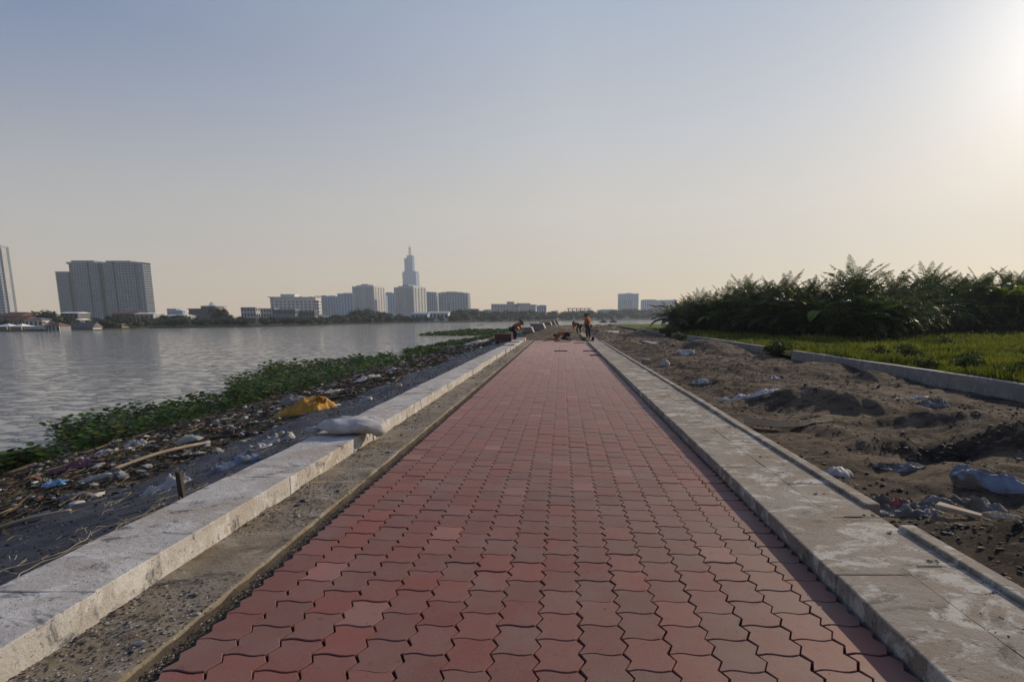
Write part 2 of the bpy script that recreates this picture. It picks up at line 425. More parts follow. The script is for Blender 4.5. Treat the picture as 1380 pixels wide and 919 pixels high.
# ---- interlocking red pavers with zigzag sides and wavy ends
PX0, PX1, PCOLS = -1.82, 1.585, 16
PW, PL = (PX1 - PX0) / PCOLS, 0.218
def zig(y):                                # triangle wave, two teeth per paver
    t = (y / (PL / 2)) % 1.0
    return .021 * (4 * abs(t - .5) - 1)
pm = MB()
GAP, DEL = .0034, .0062
rows = int(34.0 / PL)
for ci in range(PCOLS):
    xl, xr = PX0 + ci * PW, PX0 + (ci + 1) * PW
    for rj in range(rows):
        y0 = rj * PL + (PL / 2 if ci % 2 else 0) + PL * .125 - .2
        y1 = y0 + PL
        if y1 < 1.3 or y1 > 32.6 + .5 * math.sin(ci * 1.7): continue
        g2 = .0012 + .003 * rnd()
        ya, yb = y0 + g2, y1 - g2
        left, right, bot, top = [], [], [], []
        ks = sorted([ya, yb] + [k * PL / 4 for k in range(int(ya / (PL / 4)) - 1, int(yb / (PL / 4)) + 3) if ya + .006 < k * PL / 4 < yb - .006])
        for y in ks:
            left.append((xl + GAP + zig(y - DEL), y)); right.append((xr - GAP + zig(y + DEL), y))
        def wav(xa, xb, y):
            return [(xa + (xb - xa) * t, y + .0085 * math.sin(2 * math.pi * t)) for t in (.2, .35, .5, .65, .8)]
        bot = wav(left[0][0], right[0][0], ya); top = wav(left[-1][0], right[-1][0], yb)
        ring = [left[0]] + bot + right + top[::-1] + left[:0:-1]
        # own jitter
        cx_, cy_ = (xl + xr) / 2, (y0 + y1) / 2
        jx, jy, ja = ru(-.0018, .0018), ru(-.002, .002), ru(-.008, .008)
        dz, tx, ty = ru(-.0022, .0022) + .004 * fbm(cx_, cy_, .8, 2), ru(-.008, .008), ru(-.010, .010)
        nn = len(ring)
        def rg(inset, z):
            out = []
            for x, y in ring:
                ux, uy = x - cx_, y - cy_
                r_ = math.hypot(ux, uy); s_ = 1 - inset / r_
                ux, uy = ux * s_, uy * s_
                out.append((cx_ + jx + ux - ja * uy, cy_ + jy + uy + ja * ux, z + dz + tx * ux + ty * uy))
            return out
        gfac = .5 + .55 * fbm(cx_ * 1.0, cy_ * .6, .55, 3) + .18 * (cx_) / 1.7 - .05
        gfac = min(1, max(0, gfac + ru(-.38, .38)))
        red, gry = (.21, .066, .050), (.175, .085, .066)
        k = ru(.88, 1.12)
        tone = tuple(k * (red[i] * (1 - gfac) + gry[i] * gfac) for i in range(3))
        sheen = min(1, max(0, (cy_ - 4) / 20)) * .80     # grazing sheen of the farther blocks, painted into their tone
        tone = tuple(t * (1 - sheen) + d_ * sheen for t, d_ in zip(tone, (.50, .305, .25)))
        if rnd() < .03: tone = tuple(t * 1.25 + .02 for t in tone)
        vs = rg(.0040, 0) + rg(.0012, -.003) + rg(0, -.034)
        fs = [tuple(range(nn))]
        for a in (0, 1):
            for i in range(nn):
                j = (i + 1) % nn
                fs.append((a*nn+j, a*nn+i, (a+1)*nn+i, (a+1)*nn+j))
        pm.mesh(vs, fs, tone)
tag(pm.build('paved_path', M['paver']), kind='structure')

# dark loose soil in the slot between footing and pavers, and drifting grit on the footing
FOOT = MB()
ys = steps(.9, 33.2, lambda y: .05 + .012 * y)
def strip(mb, xs, ys, zf):
    nx = len(xs); vs = []
    for y in ys:
        for x in xs: vs.append((x, y, zf(x, y)))
    mb.mesh(vs, [(j*nx+i, j*nx+i+1, (j+1)*nx+i+1, (j+1)*nx+i) for j in range(len(ys)-1) for i in range(nx-1)])
def foot_h(x, y):
    if x > -1.948: return -.09
    if x > -1.958: return -.012
    return .004 + .013 * max(-.3, fbm(x, y, 4.0, 5, 2.)) + (.012 * max(0, 1 - (x + 2.45) / .12)) * max(0, .4 + fbm(x, y, 2.3, 4, 9.0))
strip(FOOT, [-2.52, -2.46, -2.41, -2.36, -2.31, -2.26, -2.2, -2.14, -2.08, -2.03, -1.985, -1.962, -1.953, -1.946, -1.9], ys, foot_h)
fo = FOOT.build('concrete_footing', M['footing'], smooth=False); tag(fo, kind='structure')
SL = MB()
strip(SL, [-1.952, -1.92, -1.88, -1.84, -1.80, -1.76, -1.73], ys, lambda x, y: -.052 + .016 * fbm(x, y, 6, 4) + .036 * max(0, min(1, (-1.90 - x) / .05)))
tag(SL.build('soil_gap', M['bed']), kind='structure')

# ================================================================== KERBS AND WALL
kerb = empty('concrete_kerb', (-2.73, 1.0, 0), 'long raised kerb of pale concrete blocks between red path and dark bank sheet', 'kerb')
y = .6
bi = 0
while y < 33.2:
    L = 1.9 if y < 6 else (1.45 if y < 16 else 1.05)
    L *= ru(.93, 1.05)
    if 5.2 < y < 6.4: L = 6.33 - y if 6.33 - y > .4 else L
    zt = .168 + ru(-.003, .003) - (.05 if y > 24 and bi % 3 == 0 else 0)
    dx = ru(-.012, .012) + (ru(-.03, .03) if y > 20 else 0)
    o = MB().box(-3.02 + dx, -2.45 + dx, y + .0015, y + L - .0015, -.2, zt).build('kerb_block', M['kerb'])
    bevel(o, .008, 2, 4 if y < 10 else 1, .009, bi)
    for v in o.data.vertices: v.co -= Vector((-2.73, 1.0, 0))
    o.parent = kerb
    y += L; bi += 1
# right kerb: inner cast band, outer cover slabs with lifting slots, thin edging
rk = empty('flat_kerb', (2.0, 1.0, 0), 'wide flat kerb of worn concrete slabs along the right edge of the red path', 'kerb')
def rel(o):
    for v in o.data.vertices: v.co -= Vector((2.0, 1.0, 0))
    o.parent = rk
y = .7; bi = 0
while y < 60:
    L = 2.1 * ru(.9, 1.1)
    if not (29.2 < y < 31):
        o = MB().box(1.612 + ru(-.006, .006), 2.055, y + .002, y + L - .002, -.2, .098 + ru(-.003, .003)).build('cast_band', M['slab'])
        rel(bevel(o, .010, 2, 4 if y < 9 else 1, .006, bi + 40))
    y += L; bi += 1
y = .55; bi = 0
while y < 36:
    L = .735
    a, c_ = y + .003, y + L - .003
    if rnd() < .78:
        n0, nw = 2.14 + ru(-.02, .03), .13 + ru(-.02, .04)
        ol = [(2.0575, a), (n0, a), (n0, a + .016), (n0 + nw, a + .016), (n0 + nw, a), (2.42, a), (2.42, c_), (2.0575, c_)]
    else:
        ol = [(2.0575, a), (2.42, a), (2.42, c_), (2.0575, c_)]
    o = MB().prism(ol, -.2, .094 + ru(-.005, .005)).build('cover_slab', M['slab'])
    rel(o)
    y += L; bi += 1
for (ya, yb, tw) in ((.6, 3.30, 0), (3.68, 9.5, .03), (9.52, 19.0, 0), (19.03, 31, 0)):
    o = MB().box(2.424, 2.50 + (.035 if ya > 3.5 else .03), ya, yb, -.2, .128).build('edging', M['slab'])
    rel(bevel(o, .012, 2, 5, .012, ya))
# low wall in front of the turf, broken once
for (ya, yb, lab) in ((5.5, 19.4, 'low grey concrete wall in front of the grass, nearer length'), (21.8, 58, 'low grey concrete wall in front of the grass, farther length beyond the gap')):
    w = MB()
    w.box(9.25, 9.47, ya, yb, -.7, .262)
    o = w.build('concrete_wall', M['wall'])
    bm = bmesh.new(); bm.from_mesh(o.data)
    bmesh.ops.subdivide_edges(bm, edges=[e for e in bm.edges if e.calc_length() > 3], cuts=40)
    for v in bm.verts: v.co += Vector((.012, 0, .010)) * noise.noise(v.co * .8)
    bm.to_mesh(o.data); bm.free(); bevel(o, .008)
    tag(o, lab, 'wall')

# ================================================================== GROUND COVER (stuff)
# grass on the turf
FRONT = [(12.9, 52), (13.6, 45), (15.0, 39.5), (16.4, 35), (18.4, 29.5), (21, 31), (27, 37), (34, 42), (43, 43), (60, 45)]   # front edge of the palm grove
def front_y(x):
    for (a, b_), (c, d) in zip(FRONT, FRONT[1:]):
        if a <= x <= c: return b_ + (d - b_) * (x - a) / (c - a)
    return 60 if x < 12.9 else 45
def front_at(px):                      # where the sight line of a photo column meets the front edge
    m_ = (px - CX) / FPX
    best = None
    for (a, b_), (c, d) in zip(FRONT, FRONT[1:]):
        f0, f1 = a - m_ * b_, c - m_ * d
        if f0 * f1 <= 0:
            t = f0 / (f0 - f1); q = (a + (c - a) * t, b_ + (d - b_) * t)
            if best is None or q[1] < best[1]: best = q
    return best or FRONT[-1]
gm = MB(); cnt = 0
while cnt < 52000:
    y = 8.5 * math.exp(rnd() * math.log(62 / 8.5)); x = 9.5 + (min(40, 1.12 * y) - 9.5) * rnd() ** 1.25 if y > 8.6 else 9.5
    if x < 9.5 or x / y > 1.12 or y > front_y(x) + 1: continue
    cnt += 1
    s = .6 + .4 * min(1, y / 25)
    h_ = ru(.08, .30) * s * (1 + 1.3 * max(-.6, fbm(x, y, .45, 4))); w_ = ru(.012, .024) * (1 + y / 12)
    a = ru(0, 2 * math.pi); z = turf_h(x, y) - .02
    lx, ly = ru(-.6, .6) * h_, ru(-.6, .6) * h_
    dx, dy = math.cos(a) * w_, math.sin(a) * w_
    k = min(1, max(0, .45 + 1.3 * fbm(x, y, .4, 4, 3.) + ru(-.25, .25)))
    c = (.075 + .11 * k, .10 + .105 * k, .013 + .010 * k)
    gm.face([(x - dx, y - dy, z), (x + dx, y + dy, z), (x + lx, y + ly, z + h_)], c)
tag(gm.build('grass', M['leaf']), kind='stuff')
# pebbles, clods and dark crumbs on the footing, kerb and soil
ICO_V, ICO_F = None, None
def clod(mb, p, s, c):
    global ICO_V, ICO_F
    if s < .012:
        vs = []
        for (a, b_, d) in ((1,0,0),(-1,0,0),(0,1,0),(0,-1,0),(0,0,1),(0,0,-.4)):
            k = s * ru(.6, 1.3); vs.append((p[0] + a*k, p[1] + b_*k, p[2] + d*k*.5))
        mb.mesh(vs, [(0,2,4),(2,1,4),(1,3,4),(3,0,4),(2,0,5),(1,2,5),(3,1,5),(0,3,5)], c); return
    if ICO_V is None:
        bm = bmesh.new(); bmesh.ops.create_icosphere(bm, subdivisions=1, radius=1.0)
        bm.verts.ensure_lookup_table(); ICO_V = [v.co.copy() for v in bm.verts]; ICO_F = [tuple(v.index for v in f.verts) for f in bm.faces]; bm.free()
    ax, ay, az = ru(.7, 1.6), ru(.6, 1.2), ru(.35, .75)
    vs = [(p[0] + v.x * s * ax * (k := ru(.6, 1.25)), p[1] + v.y * s * ay * k, p[2] + v.z * s * az * k) for v in ICO_V]
    mb.mesh(vs, ICO_F, c)
gr = MB()
for q in range(11000):
    y = 1.6 * math.exp(rnd() * math.log(26 / 1.6)); x = -2.45 + .5 * rnd() ** 1.4
    if fbm(x, y, 1.1, 3, 4.) < ru(-.35, .35): continue
    s = ru(.002, .009) * (1 + y / 25)
    if rnd() < .02: s *= 2.2
    d = rnd()
    c = (.045, .045, .05) if d < .55 else ((.16, .13, .10) if d < .8 else (.36, .35, .33))
    clod(gr, (x, y, foot_h(x, y) + s * .3), s, c)
for q in range(2600):
    y = 1.6 * math.exp(rnd() * math.log(20 / 1.6)); x = ru(-1.94, -1.80)
    s = ru(.003, .010); clod(gr, (x, y, -.04 + s), s, random.choice([(.05, .042, .03), (.12, .1, .08), (.25, .22, .18)]))
for q in range(420):
    y = 1.8 * math.exp(rnd() * math.log(20 / 1.8)); x = ru(-3.0, -2.48)
    s = ru(.002, .006); clod(gr, (x, y, .169), s, (.05, .05, .055))
for q in range(520):
    y = 1.8 * math.exp(rnd() * math.log(22 / 1.8)); x = ru(1.64, 2.5)
    s = ru(.002, .007); clod(gr, (x, y, .098), s, random.choice([(.05, .045, .04), (.10, .08, .06)]))
for q in range(240):
    y = 1.8 * math.exp(rnd() * math.log(14 / 1.8)); x = PX0 + (PX1 - PX0) * rnd() ** .55
    s = ru(.0015, .0045); clod(gr, (x, y, .002), s, random.choice([(.05, .04, .035), (.04, .03, .03), (.3, .25, .2)]))
tag(gr.build('grit', M['debris']), kind='stuff')
rb = MB(); gr2 = rb
for q in range(15000):
    y = 2.2 * math.exp(rnd() * math.log(95 / 2.2)); x = ru(2.58, 9.2)
    if fbm(x, y, .7, 3, 8.) < ru(-.5, .35): continue
    s = ru(.005, .020) * (1 + y / 22)
    if rnd() < .025: s *= 2.2
    d = rnd()
    c = (.05, .04, .034) if d < .55 else ((.15, .12, .09) if d < .86 else ((.12, .06, .045) if d < .95 else (.4, .38, .35)))
    clod(rb, (x, y, soil_h(x, y) + s * .2), s, c)
for q in range(520):       # broken wet lumps round the dug places
    i_ = random.choice([0, 0, 0, 1, 1, 2, 2, 3, 6, 14, 15]); mx, my, rx, ry, k = DAMP[i_]
    x, y = random.gauss(mx, rx * .8), random.gauss(my, ry * .8)
    if x < 2.62 or x > 9.1 or y < 1.5: continue
    s = ru(.006, .026) * (1.5 if rnd() < .1 else 1); clod(rb, (x, y, soil_h(x, y) + s * .15), s, random.choice([(.045, .036, .03), (.06, .048, .038), (.10, .08, .062)]))
for q in range(60):        # dark clods standing in for the shaded lifting holes of the slabs
    y = 1.0 + q * .3675 + ru(-.05, .05); x = ru(2.12, 2.36)
    for k in range(5): clod(gr2, (x + ru(-.05, .05), y + ru(-.012, .012), .097), ru(.006, .013), (.045, .04, .035))
for q in range(5200):      # dark stones and crumbs on the blue sheet
    y = 2.2 * math.exp(rnd() * math.log(60 / 2.2)); x = ru(-5.3, -3.1)
    s = ru(.003, .013) * (1 + y / 22); clod(rb, (x, y, bank_h(x, y) + .05 + s * .3), s, random.choice([(.025, .03, .045), (.05, .055, .07), (.09, .095, .11), (.03, .03, .03)]))
tag(rb.build('rubble', M['debris']), kind='stuff')
# drift litter between the sheet and the river
dm = MB()
for q in range(20000):
    y = 3.0 * math.exp(rnd() * math.log(48 / 3.0))
    x = -4.9 - 6.6 * rnd() ** 1.05 - .25 * fbm(0, y, .6, 3)
    if x < -13 or (abs(x) - 4.9) < .6 * rnd(): continue
    if y > 14 and x < -9.5 and rnd() < .7: continue
    z = max(bank_h(x, y), WATER_Z) + .01 + .07 * rnd() ** 2
    d = rnd(); a = ru(0, math.pi); s = 1 + y / 14
    if d < .36:   # twigs and stalks
        L, w_ = ru(.03, .17) * s, ru(.002, .007) * s
        c = random.choice([(.10, .075, .05), (.15, .115, .08), (.05, .04, .03), (.24, .20, .15), (.07, .055, .04), (.04, .035, .025)])
        ux, uy, uz = math.cos(a) * L, math.sin(a) * L, ru(-.25, .35) * L
        dm.mesh([(x - ux, y - uy, z), (x + ux, y + uy, z + uz), (x + ux, y + uy, z + uz + w_), (x - ux, y - uy, z + w_), (x - uy/L*w_, y + ux/L*w_, z), (x + ux - uy/L*w_, y + uy + ux/L*w_, z + uz)],
                [(0,1,2,3), (3,2,5,4)], c)
    elif d < .93: # dead leaves, flakes
        r_ = ru(.015, .05) * s
        c = random.choice([(.09, .065, .045), (.13, .09, .055), (.05, .04, .03), (.07, .055, .035), (.045, .055, .02), (.035, .03, .025)])
        pts = []
        for k in range(5):
            w = a + k * 2 * math.pi / 5; rr = r_ * ru(.5, 1.2)
            pts.append((x + rr * math.cos(w), y + rr * math.sin(w) * .7, z + ru(-.4, .6) * r_))
        dm.face(pts, c)
    else:         # scraps of foam and plastic
        r_ = ru(.012, .05) * s
        c = random.choice([(.55, .54, .5), (.42, .40, .36), (.3, .3, .3), (.4, .35, .26), (.34, .33, .3), (.25, .24, .2), (.48, .46, .42), (.13, .17, .22), (.2, .09, .07)])
        clod(dm, (x, y, z + .01), r_, c)
tag(dm.build('drift_litter', M['debris']), kind='stuff')
# water hyacinth: round glossy leaves on stalks, floating in mats
def hyacinth(name, spots, n, zf, r0, r1, hh, seed):
    random.seed(seed); mb = MB()
    for q in range(n):
        x, y, dens = spots()
        s = 1 + max(0, y - 14) / 28
        z0 = zf(x, y); hgt = ru(.04, hh) * min(s, 1.15) * dens * (1 if y < 34 else max(.45, 1 - (y - 34) / 50))
        r_ = ru(r0, r1) * s
        a = ru(0, 2 * math.pi); lean = ru(.1, .6) * hgt
        tx, ty = x + math.cos(a) * lean, y + math.sin(a) * lean
        k = rnd()
        c = (.030 + .075 * k * k, .066 + .115 * k * k, .016 + .012 * k)
        if rnd() < .14: c = random.choice([(.13, .12, .03), (.10, .07, .035), (.06, .05, .025)])
        mb.face([(x - .006*s, y, z0 - .02), (x + .006*s, y, z0 - .02), (tx, ty, z0 + hgt)], (.05, .08, .025))
        u = Vector((math.cos(a), math.sin(a), ru(-.3, .7))).normalized(); v_ = Vector((-u.y, u.x, ru(-.3, .3))).normalized()
        ctr = Vector((tx, ty, z0 + hgt)) + u * r_ * .8
        pts = [ctr + u * (r_ * math.cos(w)) + v_ * (r_ * .92 * math.sin(w)) for w in [k2 * math.pi / 3.5 for k2 in range(7)]]
        nrm = u.cross(v_) * r_ * .25
        mb.mesh(pts + [ctr - nrm], [(i, (i + 1) % 7, 7) for i in range(7)], c)
    return tag(mb.build(name, M['leaf'], smooth=True), kind='stuff')
def edge_out(y):      # outer (river) edge of the near mat
    pts = [(4, -11.6), (10.1, -12.2), (12.5, -13.6), (15, -15.8), (16.1, -14.9), (19.1, -13.6), (22, -15.2), (25, -17.2), (33, -19.5), (35.2, -17.3), (42, -14.7), (59, -15.4), (80, -13.2)]
    for (a, b), (c, d) in zip(pts, pts[1:]):
        if a <= y <= c: return b + (d - b) * (y - a) / (c - a)
    return pts[-1][1] if y > 44 else pts[0][1]
def near_spots():
    while True:
        y = 5.5 * math.exp(rnd() ** .9 * math.log(80 / 5.5))
        o_, i_ = edge_out(y) + .6 * fbm(3, y, .7, 3), -11.5 + .8 * fbm(7, y, .5, 3)
        x = o_ + (i_ - o_) * rnd()
        d = .5 + .9 * fbm(x, y, .55, 3, 2.)
        if y > 38 and fbm(x, y, .16, 3, 5.) < .06: continue
        if rnd() < .18 + d * 1.7: return x, y, max(.35, min(1.3, .75 + d * .5))
lvl = lambda x, y: max(WATER_Z, bank_h(x, y))
hyacinth('water_hyacinth', near_spots, 11000, lvl, .045, .09, .40, 3)

def strip_spots():
    y = ru(89, 122); t = (y - 89) / 33
    x = -26.5 + 3 * t * t + (15.5 - 2 * t) * rnd()
    return x, y, .8
hyacinth('floating_hyacinth', strip_spots, 2600, lambda x, y: WATER_Z, .075, .13, .16, 4)
random.seed(11)

# ================================================================== FAR BANK
SHORE = [(-420, 455.5), (-150, 449.5), (0, 447.2), (60, 446.4), (128, 445), (175, 443.6), (200, 442.2), (350, 440.6), (430, 438.7), (480, 436.7), (545, 435.6),
         (620, 434.2), (700, 433.2), (800, 431.8), (905, 430.8), (1100, 430.2), (1500, 430.0), (2300, 430.2)]
SP_ = [G(x, y, WATER_Z) for x, y in SHORE]
LANDZ = -1.45
def shore_Y(px):
    for (a, pa), (b, pb) in zip(zip([s[0] for s in SHORE], SP_), zip([s[0] for s in SHORE][1:], SP_[1:])):
        if a <= px <= b: return pa.y + (pb.y - pa.y) * (px - a) / (b - a)
    return SP_[-1].y
lb = MB(); nS = len(SP_)
prof = [(0, WATER_Z - .6), (.002, WATER_Z + .25), (.006, LANDZ - .1), (.012, LANDZ), (.25, LANDZ), (3.0, LANDZ + .05)]
vs = []
for k, z in prof:
    for p in SP_:
        q = p * (1 + k)
        if k == 3.0: q = Vector((p.x, p.y, 0)) * min(1680 / abs(p.x), 1740 / p.y)
        vs.append((q.x, q.y, z))
lb.mesh(vs, [(j*nS+i, j*nS+i+1, (j+1)*nS+i+1, (j+1)*nS+i) for j in range(len(prof)-1) for i in range(nS-1)])
tag(lb.build('far_bank', M['land']), kind='structure')

# ---- trees of the far bank: each a trunk and a leafy crown
def crown_mesh(mb, rx, rz, cz, n, leaf, lobes, seed, cols):
    random.seed(seed)
    L = []
    for k in range(lobes):
        a = ru(0, 2 * math.pi); rr = rx * ru(.15, .72)
        L.append((rr * math.cos(a), rr * math.sin(a), cz + rz * ru(-.45, .55), rx * ru(.32, .58)))
    L.append((0, 0, cz + rz * .1, rx * .7))
    for q in range(n):
        lx, ly, lz, lr = random.choice(L)
        d = Vector((random.gauss(0, 1), random.gauss(0, 1), random.gauss(0, 1))).normalized()
        p = Vector((lx, ly, lz)) + d * lr * ru(.55, 1.05) * Vector((1, 1, rz / rx * .9)).length / 1.7
        if p.z < cz - rz * 1.05: continue
        u = Vector((random.gauss(0, 1), random.gauss(0, 1), random.gauss(0, .6))).normalized(); w = u.cross(d + Vector((.01, .02, .3))).normalized()
        s_ = leaf * ru(.5, 1.3)
        c = cols[0]; k = rnd() * (.6 + .4 * noise.noise(p * .7))
        c = tuple(cols[0][i] + (cols[1][i] - cols[0][i]) * max(0, min(1, k)) for i in range(3))
        mb.face([p - u * s_, p + w * s_ * .6, p + u * s_, p - w * s_ * .6], c)
def make_tree(seed, h, rx, rz, n, leaf, cols, name='broadleaf_tree'):
    random.seed(seed)
    t = empty(name, (0, 0, -500), 'x', 'tree')
    tb = MB(); top = Vector((ru(-.2, .2), ru(-.2, .2), h - rz))
    tb.tube([(0, 0, -.5), (ru(-.1, .1), ru(-.1, .1), (h - rz) * .5), top], [h * .035, h * .027, h * .018], 6)
    for k in range(5):
        a = k * 1.26 + ru(-.3, .3)
        tb.tube([top * ru(.6, .95), top + Vector((math.cos(a) * rx * .3, math.sin(a) * rx * .3, rz * .3)), top + Vector((math.cos(a) * rx * .65, math.sin(a) * rx * .65, rz * ru(.5, 1.0)))], [h * .014, h * .010, h * .004], 5)
    tb.build('trunk', M['bark'], t)
    cm = MB(); crown_mesh(cm, rx, rz, h - rz, n, leaf, 7, seed, cols); cm.build('crown', M['darkleaf'], t)
    return t
C_DK = ((.022, .034, .016), (.055, .075, .030)); C_MD = ((.030, .046, .018), (.075, .095, .035)); C_OL = ((.045, .05, .02), (.10, .10, .045))
FT = [make_tree(50, 5.0, 2.6, 2.4, 900, .34, C_DK), make_tree(51, 5.2, 2.4, 2.5, 900, .32, C_MD), make_tree(52, 4.6, 3.0, 2.2, 1000, .34, C_DK),
      make_tree(53, 4.8, 2.5, 2.35, 900, .34, C_OL), make_tree(54, 6.0, 2.7, 2.8, 950, .34, C_DK), make_tree(55, 4.0, 2.8, 1.95, 900, .36, C_MD)]
TLAB = ['dark rounded broadleaf tree in the line along the far river bank', 'mid green upright tree in the line along the far river bank', 'dark wide spreading tree in the line along the far river bank',
        'olive green bushy tree in the line along the far river bank', 'tall dark tree in the line along the far river bank', 'low mid green tree in the line along the far river bank']
used = [False] * 6
def far_tree(k, px, depth, ytop, wid=1.0, label=None):
    Y = shore_Y(px) * depth
    p = V(px, HY, Y); zt = V(px, ytop, Y).z
    h0 = [5.0, 5.2, 4.6, 4.8, 6.0, 4.0][k]
    s = (zt - LANDZ) / h0 / .97
    rz = ru(0, 6.28)
    if not used[k]:
        used[k] = True; o = FT[k]
    else: o = dup(FT[k], (0, 0, 0))
    o.location = (p.x, Y, LANDZ - .05); o.rotation_euler = (0, 0, rz); o.scale = (s * wid, s * wid, s)
    o['label'] = label or TLAB[k]; o['group'] = 'trees along the far bank' if not label else 'single trees on the far bank'
random.seed(21)
def tops(px):     # outline of the tree line in the photo
    pts = [(-40, 428), (0, 431), (30, 430), (48, 424), (80, 424), (110, 429), (140, 428), (155, 424), (180, 426), (205, 427), (232, 424), (262, 428), (300, 426), (330, 428), (345, 426), (400, 428), (450, 425),
           (480, 418), (500, 417), (520, 421), (545, 424), (570, 427), (600, 422), (615, 418), (645, 416), (665, 420), (700, 417), (725, 420), (760, 418), (800, 418), (840, 416), (880, 416), (905, 417), (1500, 416)]
    for (a, b), (c, d) in zip(pts, pts[1:]):
        if a <= px <= c: return b + (d - b) * (px - a) / (c - a)
    return 420
px = 128
while px < 915:
    far_tree(random.choice([0, 1, 2, 4, 0, 2]), px + ru(-3, 3), ru(1.09, 1.16), tops(px) + ru(-1.5, 2.2), ru(1.1, 1.45))
    if px > 132:
        lo = HY + 3 + ru(-3, 3) if px < 450 else tops(px) * .45 + 427 * .55 + ru(-1, 1)
        if rnd() < .92: far_tree(random.choice([1, 3, 5, 5, 2, 0]), px + ru(-4, 4), ru(1.014, 1.035), lo, ru(1.2, 1.9))
    px += ru(9, 13) if px < 450 else ru(7.5, 10)
far_tree(2, 62, 1.16, 418.5, 1.25, 'large dark spreading tree behind the riverside houses at the left edge')
far_tree(0, 298, 1.20, 412.5, 1.0, 'tall dark tree standing above its neighbours beside the unfinished grey building')
far_tree(4, 487, 1.15, 415.5, 1.9, 'broad dark tree in front of the left white apartment tower')
far_tree(0, 513, 1.16, 418, 1.5, 'rounded dark tree in front of the gap between the two white apartment towers')
for px_, k, dp in ((8, 1, 1.22), (28, 0, 1.2), (40, 2, 1.24), (100, 2, 1.2), (120, 0, 1.12), (88, 5, 1.06), (2, 2, 1.3), (18, 0, 1.28), (34, 2, 1.16), (52, 0, 1.22), (74, 2, 1.12), (80, 5, 1.09), (92, 3, 1.10), (104, 0, 1.13), (112, 2, 1.08), (124, 5, 1.09)):
    far_tree(k, px_, dp, tops(px_) + ru(-1, 2), 1.2)

# ---- buildings
def flat(name, c, rough=.8): return plain(name, c, tuple(x * .85 for x in c), .15, rough, .3, 0)
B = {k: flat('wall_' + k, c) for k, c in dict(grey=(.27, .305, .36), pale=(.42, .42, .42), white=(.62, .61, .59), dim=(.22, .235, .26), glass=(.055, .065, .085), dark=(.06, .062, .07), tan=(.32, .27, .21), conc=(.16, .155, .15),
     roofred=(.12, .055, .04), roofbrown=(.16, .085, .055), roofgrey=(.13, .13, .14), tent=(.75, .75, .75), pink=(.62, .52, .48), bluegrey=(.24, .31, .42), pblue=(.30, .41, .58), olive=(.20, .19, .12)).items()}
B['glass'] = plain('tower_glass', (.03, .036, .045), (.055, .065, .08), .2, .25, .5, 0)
def basis(pxa, pxb, Y, ytop, rz=0):
    a, b = V(pxa, HY - 3, Y), V(pxb, HY - 3, Y)
    zt = V((pxa + pxb) / 2, ytop, Y).z
    return (a.x + b.x) / 2, b.x - a.x, zt - LANDZ
def tower(name, label, pxa, pxb, ytop, Y, dep=.5, floors=14, bays=6, wall='grey', glass='glass', roofs=(), rz=0, group=None, windows=False, slab_t=.30, pier_t=.35, skip=(), cat='building', rows=None, wsz=(.5, .5)):
    """body with proud piers and floor slabs (or separate windows); roofs = (f0, f1, px high) boxes on top"""
    cx, w, h = basis(pxa, pxb, Y, ytop)
    d = w * dep
    o = empty(name, (cx, Y + d / 2, LANDZ), label, cat, group, R(rz))
    fh = h / floors; bw = w / bays
    body = MB().box(-w/2, w/2, -d/2, d/2, -1, h)
    e = .03 * bw + .10
    if windows:
        body.build('wall', B[wall], o)
        wm = None
        nb = max(2, int(round(bays * dep)))
        def win(x, y, z, ww, hh, side):
            nonlocal wm
            if wm is None:
                m_ = MB(); m_.box(-.5, .5, -.06, .12, 0, 1); q = m_.build('window', B[glass], o); wm = q
            else:
                q = bpy.data.objects.new('window', wm.data); col.objects.link(q); q.parent = o
            q.location = (x, y, z); q.scale = (ww, 1, hh); q.rotation_euler = (0, 0, R(90) if side else 0)
        cnt = 0
        for r_ in range(floors):
            for c_ in range(bays):
                if cnt > 98: break
                if (r_, c_) in skip: continue
                win(-w/2 + (c_ + .5) * bw, -d/2, r_ * fh + fh * .3, bw * wsz[0], fh * wsz[1], 0); cnt += 1
            for c_ in range(nb):
                if cnt > 98: break
                win(w/2, -d/2 + (c_ + .5) * d / nb, r_ * fh + fh * .3, d / nb * wsz[0], fh * wsz[1], 1); cnt += 1
    else:
        body.build('glazed_core', B[glass], o)
        sm, pr = MB(), MB()
        for r_ in range(1, floors + 1):
            z = r_ * fh
            sm.box(-w/2 - e*.93, w/2 + e*.93, -d/2 - e*.93, d/2 + e*.93, z - fh * slab_t, z if r_ < floors else z + .3)
        nb = max(2, int(round(bays * dep)))
        for c_ in range(bays + 1):
            x = -w/2 + c_ * bw; pw = bw * pier_t / 2
            if c_ in skip: continue
            for y0 in (-d/2 - e, d/2 - .1):
                pr.box(max(-w/2 - e, x - pw), min(w/2 + e, x + pw), y0, y0 + e + .1, -1, h + .5)
        for c_ in range(nb + 1):
            y = -d/2 + c_ * d / nb; pw = d / nb * pier_t / 2
            for x0 in (-w/2 - e, w/2 - .1):
                pr.box(x0, x0 + e + .1, max(-d/2 - e + .01, y - pw), min(d/2 + e - .01, y + pw), -1, h + .48)
        sm.build('floor_slabs', B[wall], o); pr.build('piers', B[wall], o)
    pxm = w / max(1e-6, pxb - pxa)
    for f0, f1, ph in roofs:
        MB().box(-w/2 + f0 * w, -w/2 + f1 * w, -d/2 * .8, d/2 * .8, h + .002, h + ph * pxm).build('roof_block', B[wall], o)
    return o, w, d, h, pxm
